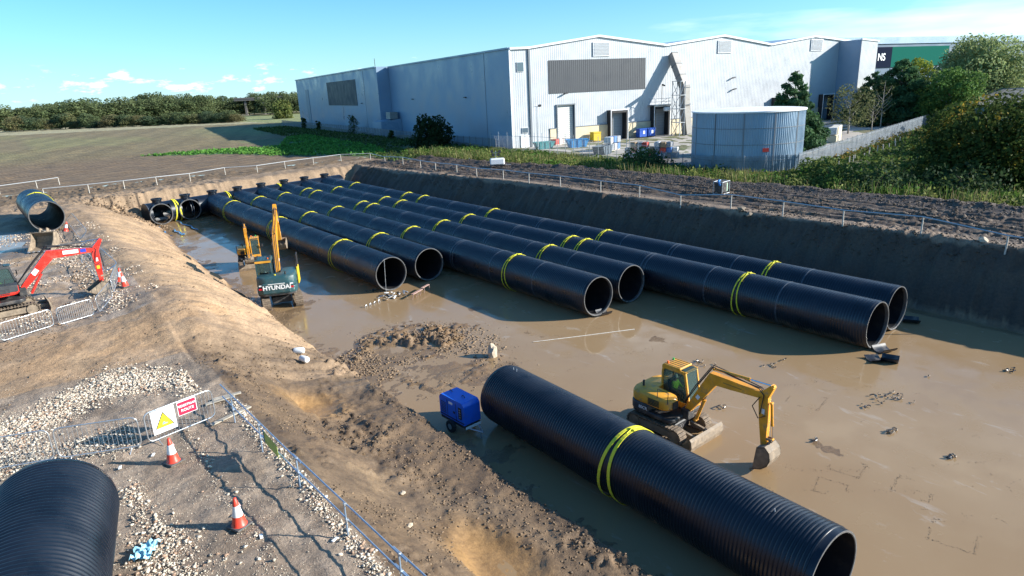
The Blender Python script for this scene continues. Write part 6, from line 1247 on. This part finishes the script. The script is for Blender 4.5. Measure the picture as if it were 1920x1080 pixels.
def scatter_clods():
    P = []; S = []; n = 110000; x = rng.uniform(5.5, 26, n); y = rng.uniform(6, 62, n); f_ = fbm(x*.45, y*.45, 4, 311)
    ch = np.exp(-(((x-19)/5.4)**2+((y-35)/5.2)**2)**2)*(1-np.exp(-(((x-18.6)/3.0)**2+((y-32.2)/2.4)**2)**2))
    bench = (x < 13.6)*(y < 34)*(x > 6.3)*(sm(.47, .6, f_))*.30; led = np.exp(-((x-13.55)/.35)**2)*(y < 36)*.25; toe = np.exp(-((x-13.6)/1.1)**2)*(y > 34)*(y < 60)*.35*sm(.4, .6, f_); lip = np.exp(-((y-34.2-.5*(x-8))/1.6)**2)*(x < 15)*.3
    k = rng.random(n) < (ch*.55*sm(.4, .55, f_)+bench+led+toe+lip); k &= ~(np.exp(-(((x-10.2)/1.2)**2+((y-14.9)/2.1)**2)**2) > .4) & ~(np.exp(-(((x-9.8)/1.4)**2+((y-29.8)/1.5)**2)**2) > .4); P.append(np.stack([x[k], y[k]], 1)); S.append(rng.uniform(.015, .06, k.sum())*(1+.6*(ch[k] > .3)))
    n = 26000; x = rng.uniform(50.5, 67.5, n); y = rng.uniform(8, 118, n); f_ = fbm(x*.5, y*.25, 3, 313); k = (f_ > .5) | (x > 62.5); P.append(np.stack([x[k], y[k]], 1)); S.append(rng.uniform(.03, .10, k.sum()))
    n = 5000; x = rng.uniform(8, 17, n); y = rng.uniform(95, 108, n); k = rng.random(n) < np.exp(-(((x-11.5)/3)**2+((y-101)/5)**2)); P.append(np.stack([x[k], y[k]], 1)); S.append(rng.uniform(.04, .16, k.sum()))
    n = 2500; x = rng.uniform(-4, 14, n); y = rng.uniform(33, 60, n); k = fbm(x*.4, y*.4, 3, 317) > .55; P.append(np.stack([x[k], y[k]], 1)); S.append(rng.uniform(.02, .06, k.sum()))
    P = np.concatenate(P); S = np.concatenate(S); x, y = P[:, 0], P[:, 1]; n = len(x); z = terrain(x, y, True); zb = terrain(x, y, False); k = z > -.03; x, y, z, S = x[k], y[k], z[k], S[k]; n = len(x)
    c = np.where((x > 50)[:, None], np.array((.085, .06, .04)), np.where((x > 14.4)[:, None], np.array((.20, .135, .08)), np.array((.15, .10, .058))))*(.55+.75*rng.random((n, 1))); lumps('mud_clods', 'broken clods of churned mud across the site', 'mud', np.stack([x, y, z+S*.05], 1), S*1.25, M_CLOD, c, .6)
scatter_stones(); scatter_clods()
# sparse scraps of black swarf and mud cakes on the open floor
def swarf(px, py, n, spread, label, big=.35):
    q = at_z(px, py, 0); t = thing('plastic_swarf', label, 'swarf', (q.x, q.y, 0), 0, 'black curls of pipe swarf and mud on the pit floor'); r = random.Random(int(px))
    for i in range(n):
        x, y = r.gauss(0, spread), r.gauss(0, spread*.4); a = r.random()*6.3; R2 = r.uniform(.07, big*.6); pts = [(x+math.cos(a+k*.7)*R2, y+math.sin(a+k*.7)*R2*.7, .04+.08*r.random()) for k in range(r.randint(3, 6))]
        MB().tube(pts, r.uniform(.015, .045), 5).build('curl', M_OFF if r.random() < .6 else M_MUDST, t)
swarf(1655, 748, 18, .8, 'largest tangle of black curls and mud right of the yellow arm'); swarf(1672, 810, 11, .25, 'compact twist of black curls with a dark ring near the right'); swarf(1780, 855, 5, .2, 'small curl cluster at the right of the open floor')
swarf(1527, 825, 4, .12, 'tiny dark curls beyond the yellow bucket'); swarf(1355, 765, 4, .15, 'small black curl under the yellow boom'); swarf(1290, 690, 20, .8, 'dark churned scraps behind the yellow cab'); swarf(1895, 698, 7, .3, 'curled black scraps at the right edge in front of the shade')
swarf(1740, 706, 2, .1, 'single dark scrap before the right shade'); swarf(1457, 683, 7, .5, 'thin line of dark scraps below the long shadow'); swarf(700, 545, 8, .4, 'dark swarf left of the leftmost pipe mouth'); swarf(790, 660, 5, .3, 'small scraps in the middle puddle')

# faint marks on the slurry: broken ridges of mud along wheel lines and old plate outlines
def mud_marks():
    P = []
    def line(pts, w_=.03, dens=26, gap=.4):
        for (ax, ay), (bx, by) in zip(pts, pts[1:]):
            L = math.hypot(bx-ax, by-ay); n = int(L*dens); t = rng.random(n); x = ax+(bx-ax)*t+rng.normal(size=n)*w_; y = ay+(by-ay)*t+rng.normal(size=n)*w_; k = fbm(x*1.1, y*1.1, 3, 401) > gap; P.append(np.stack([x[k], y[k]], 1))
    for cx, cy, s_, a in ((26.0, 10.9, .62, .2), (26.4, 8.4, .66, .15), (24.0, 10.6, .55, .3), (26.0, 5.6, .6, .1), (30.5, 15.2, .8, .2), (27.8, 21.5, .7, .3), (24.4, 6.3, .7, .2)):
        q = [(cx+s_*(math.cos(a)*u-math.sin(a)*v), cy+s_*(math.sin(a)*u+math.cos(a)*v)) for u, v in ((-1, -1), (1, -1), (1, 1), (-1, 1), (-1, -1))]; line(q, .035, 34, .5)
    for x0, y0, x1, y1 in ((20, 24, 36, 14), (20.3, 22.6, 36, 12.6), (22, 30, 38, 22), (21, 13, 33, 4), (22.2, 13.8, 34.5, 4.6), (16, 44, 30, 28), (17.6, 45, 31, 29.5), (24, 26.5, 34, 24)):
        xm, ym = (x0+x1)/2+rng.normal()*.6, (y0+y1)/2+rng.normal()*.6; line([(x0, y0), (xm, ym), (x1, y1)], .09, 12, .52)
    for _ in range(60): x, y = rng.uniform(18, 38), rng.uniform(3, 44); P.append(np.stack([x+rng.normal(size=7)*.12, y+rng.normal(size=7)*.08], 1))
    P = np.concatenate(P); n = len(P); S = rng.uniform(.007, .019, n); c = np.array((.2, .135, .08))*(.6+.7*rng.random((n, 1)))
    lumps('mud_marks', 'broken ridges and crumbs of mud on the wet pit floor', 'mud', np.stack([P[:, 0], P[:, 1], np.full(n, .004)], 1), S, M_CLOD, c, .7)
mud_marks()
# chalk marks on the pipes
def chalk(x, y, a, L, parent_label, n_=2):
    for i in range(n_): pass
for (x, y, ang, ln_, lb) in ((17.67, 23.5, 1.5, .5, 'farther white chalk stroke at the generator end of the large pipe'), (17.67, 23.25, 1.5, .5, 'nearer white chalk stroke at the generator end of the large pipe'), (17.47, 9.2, 1.8, .5, 'white chalk stroke near the cut end of the large foreground pipe')):
    c = Vector((x+PR*math.cos(ang)*1.004, y, PR+PR*math.sin(ang)*1.004))
    tag(MB().box((0, 0, 0), (.006, .035, ln_*.5), ry=math.pi/2-ang).build('chalk_mark', M_WHITE, None, c), lb, 'chalk mark')
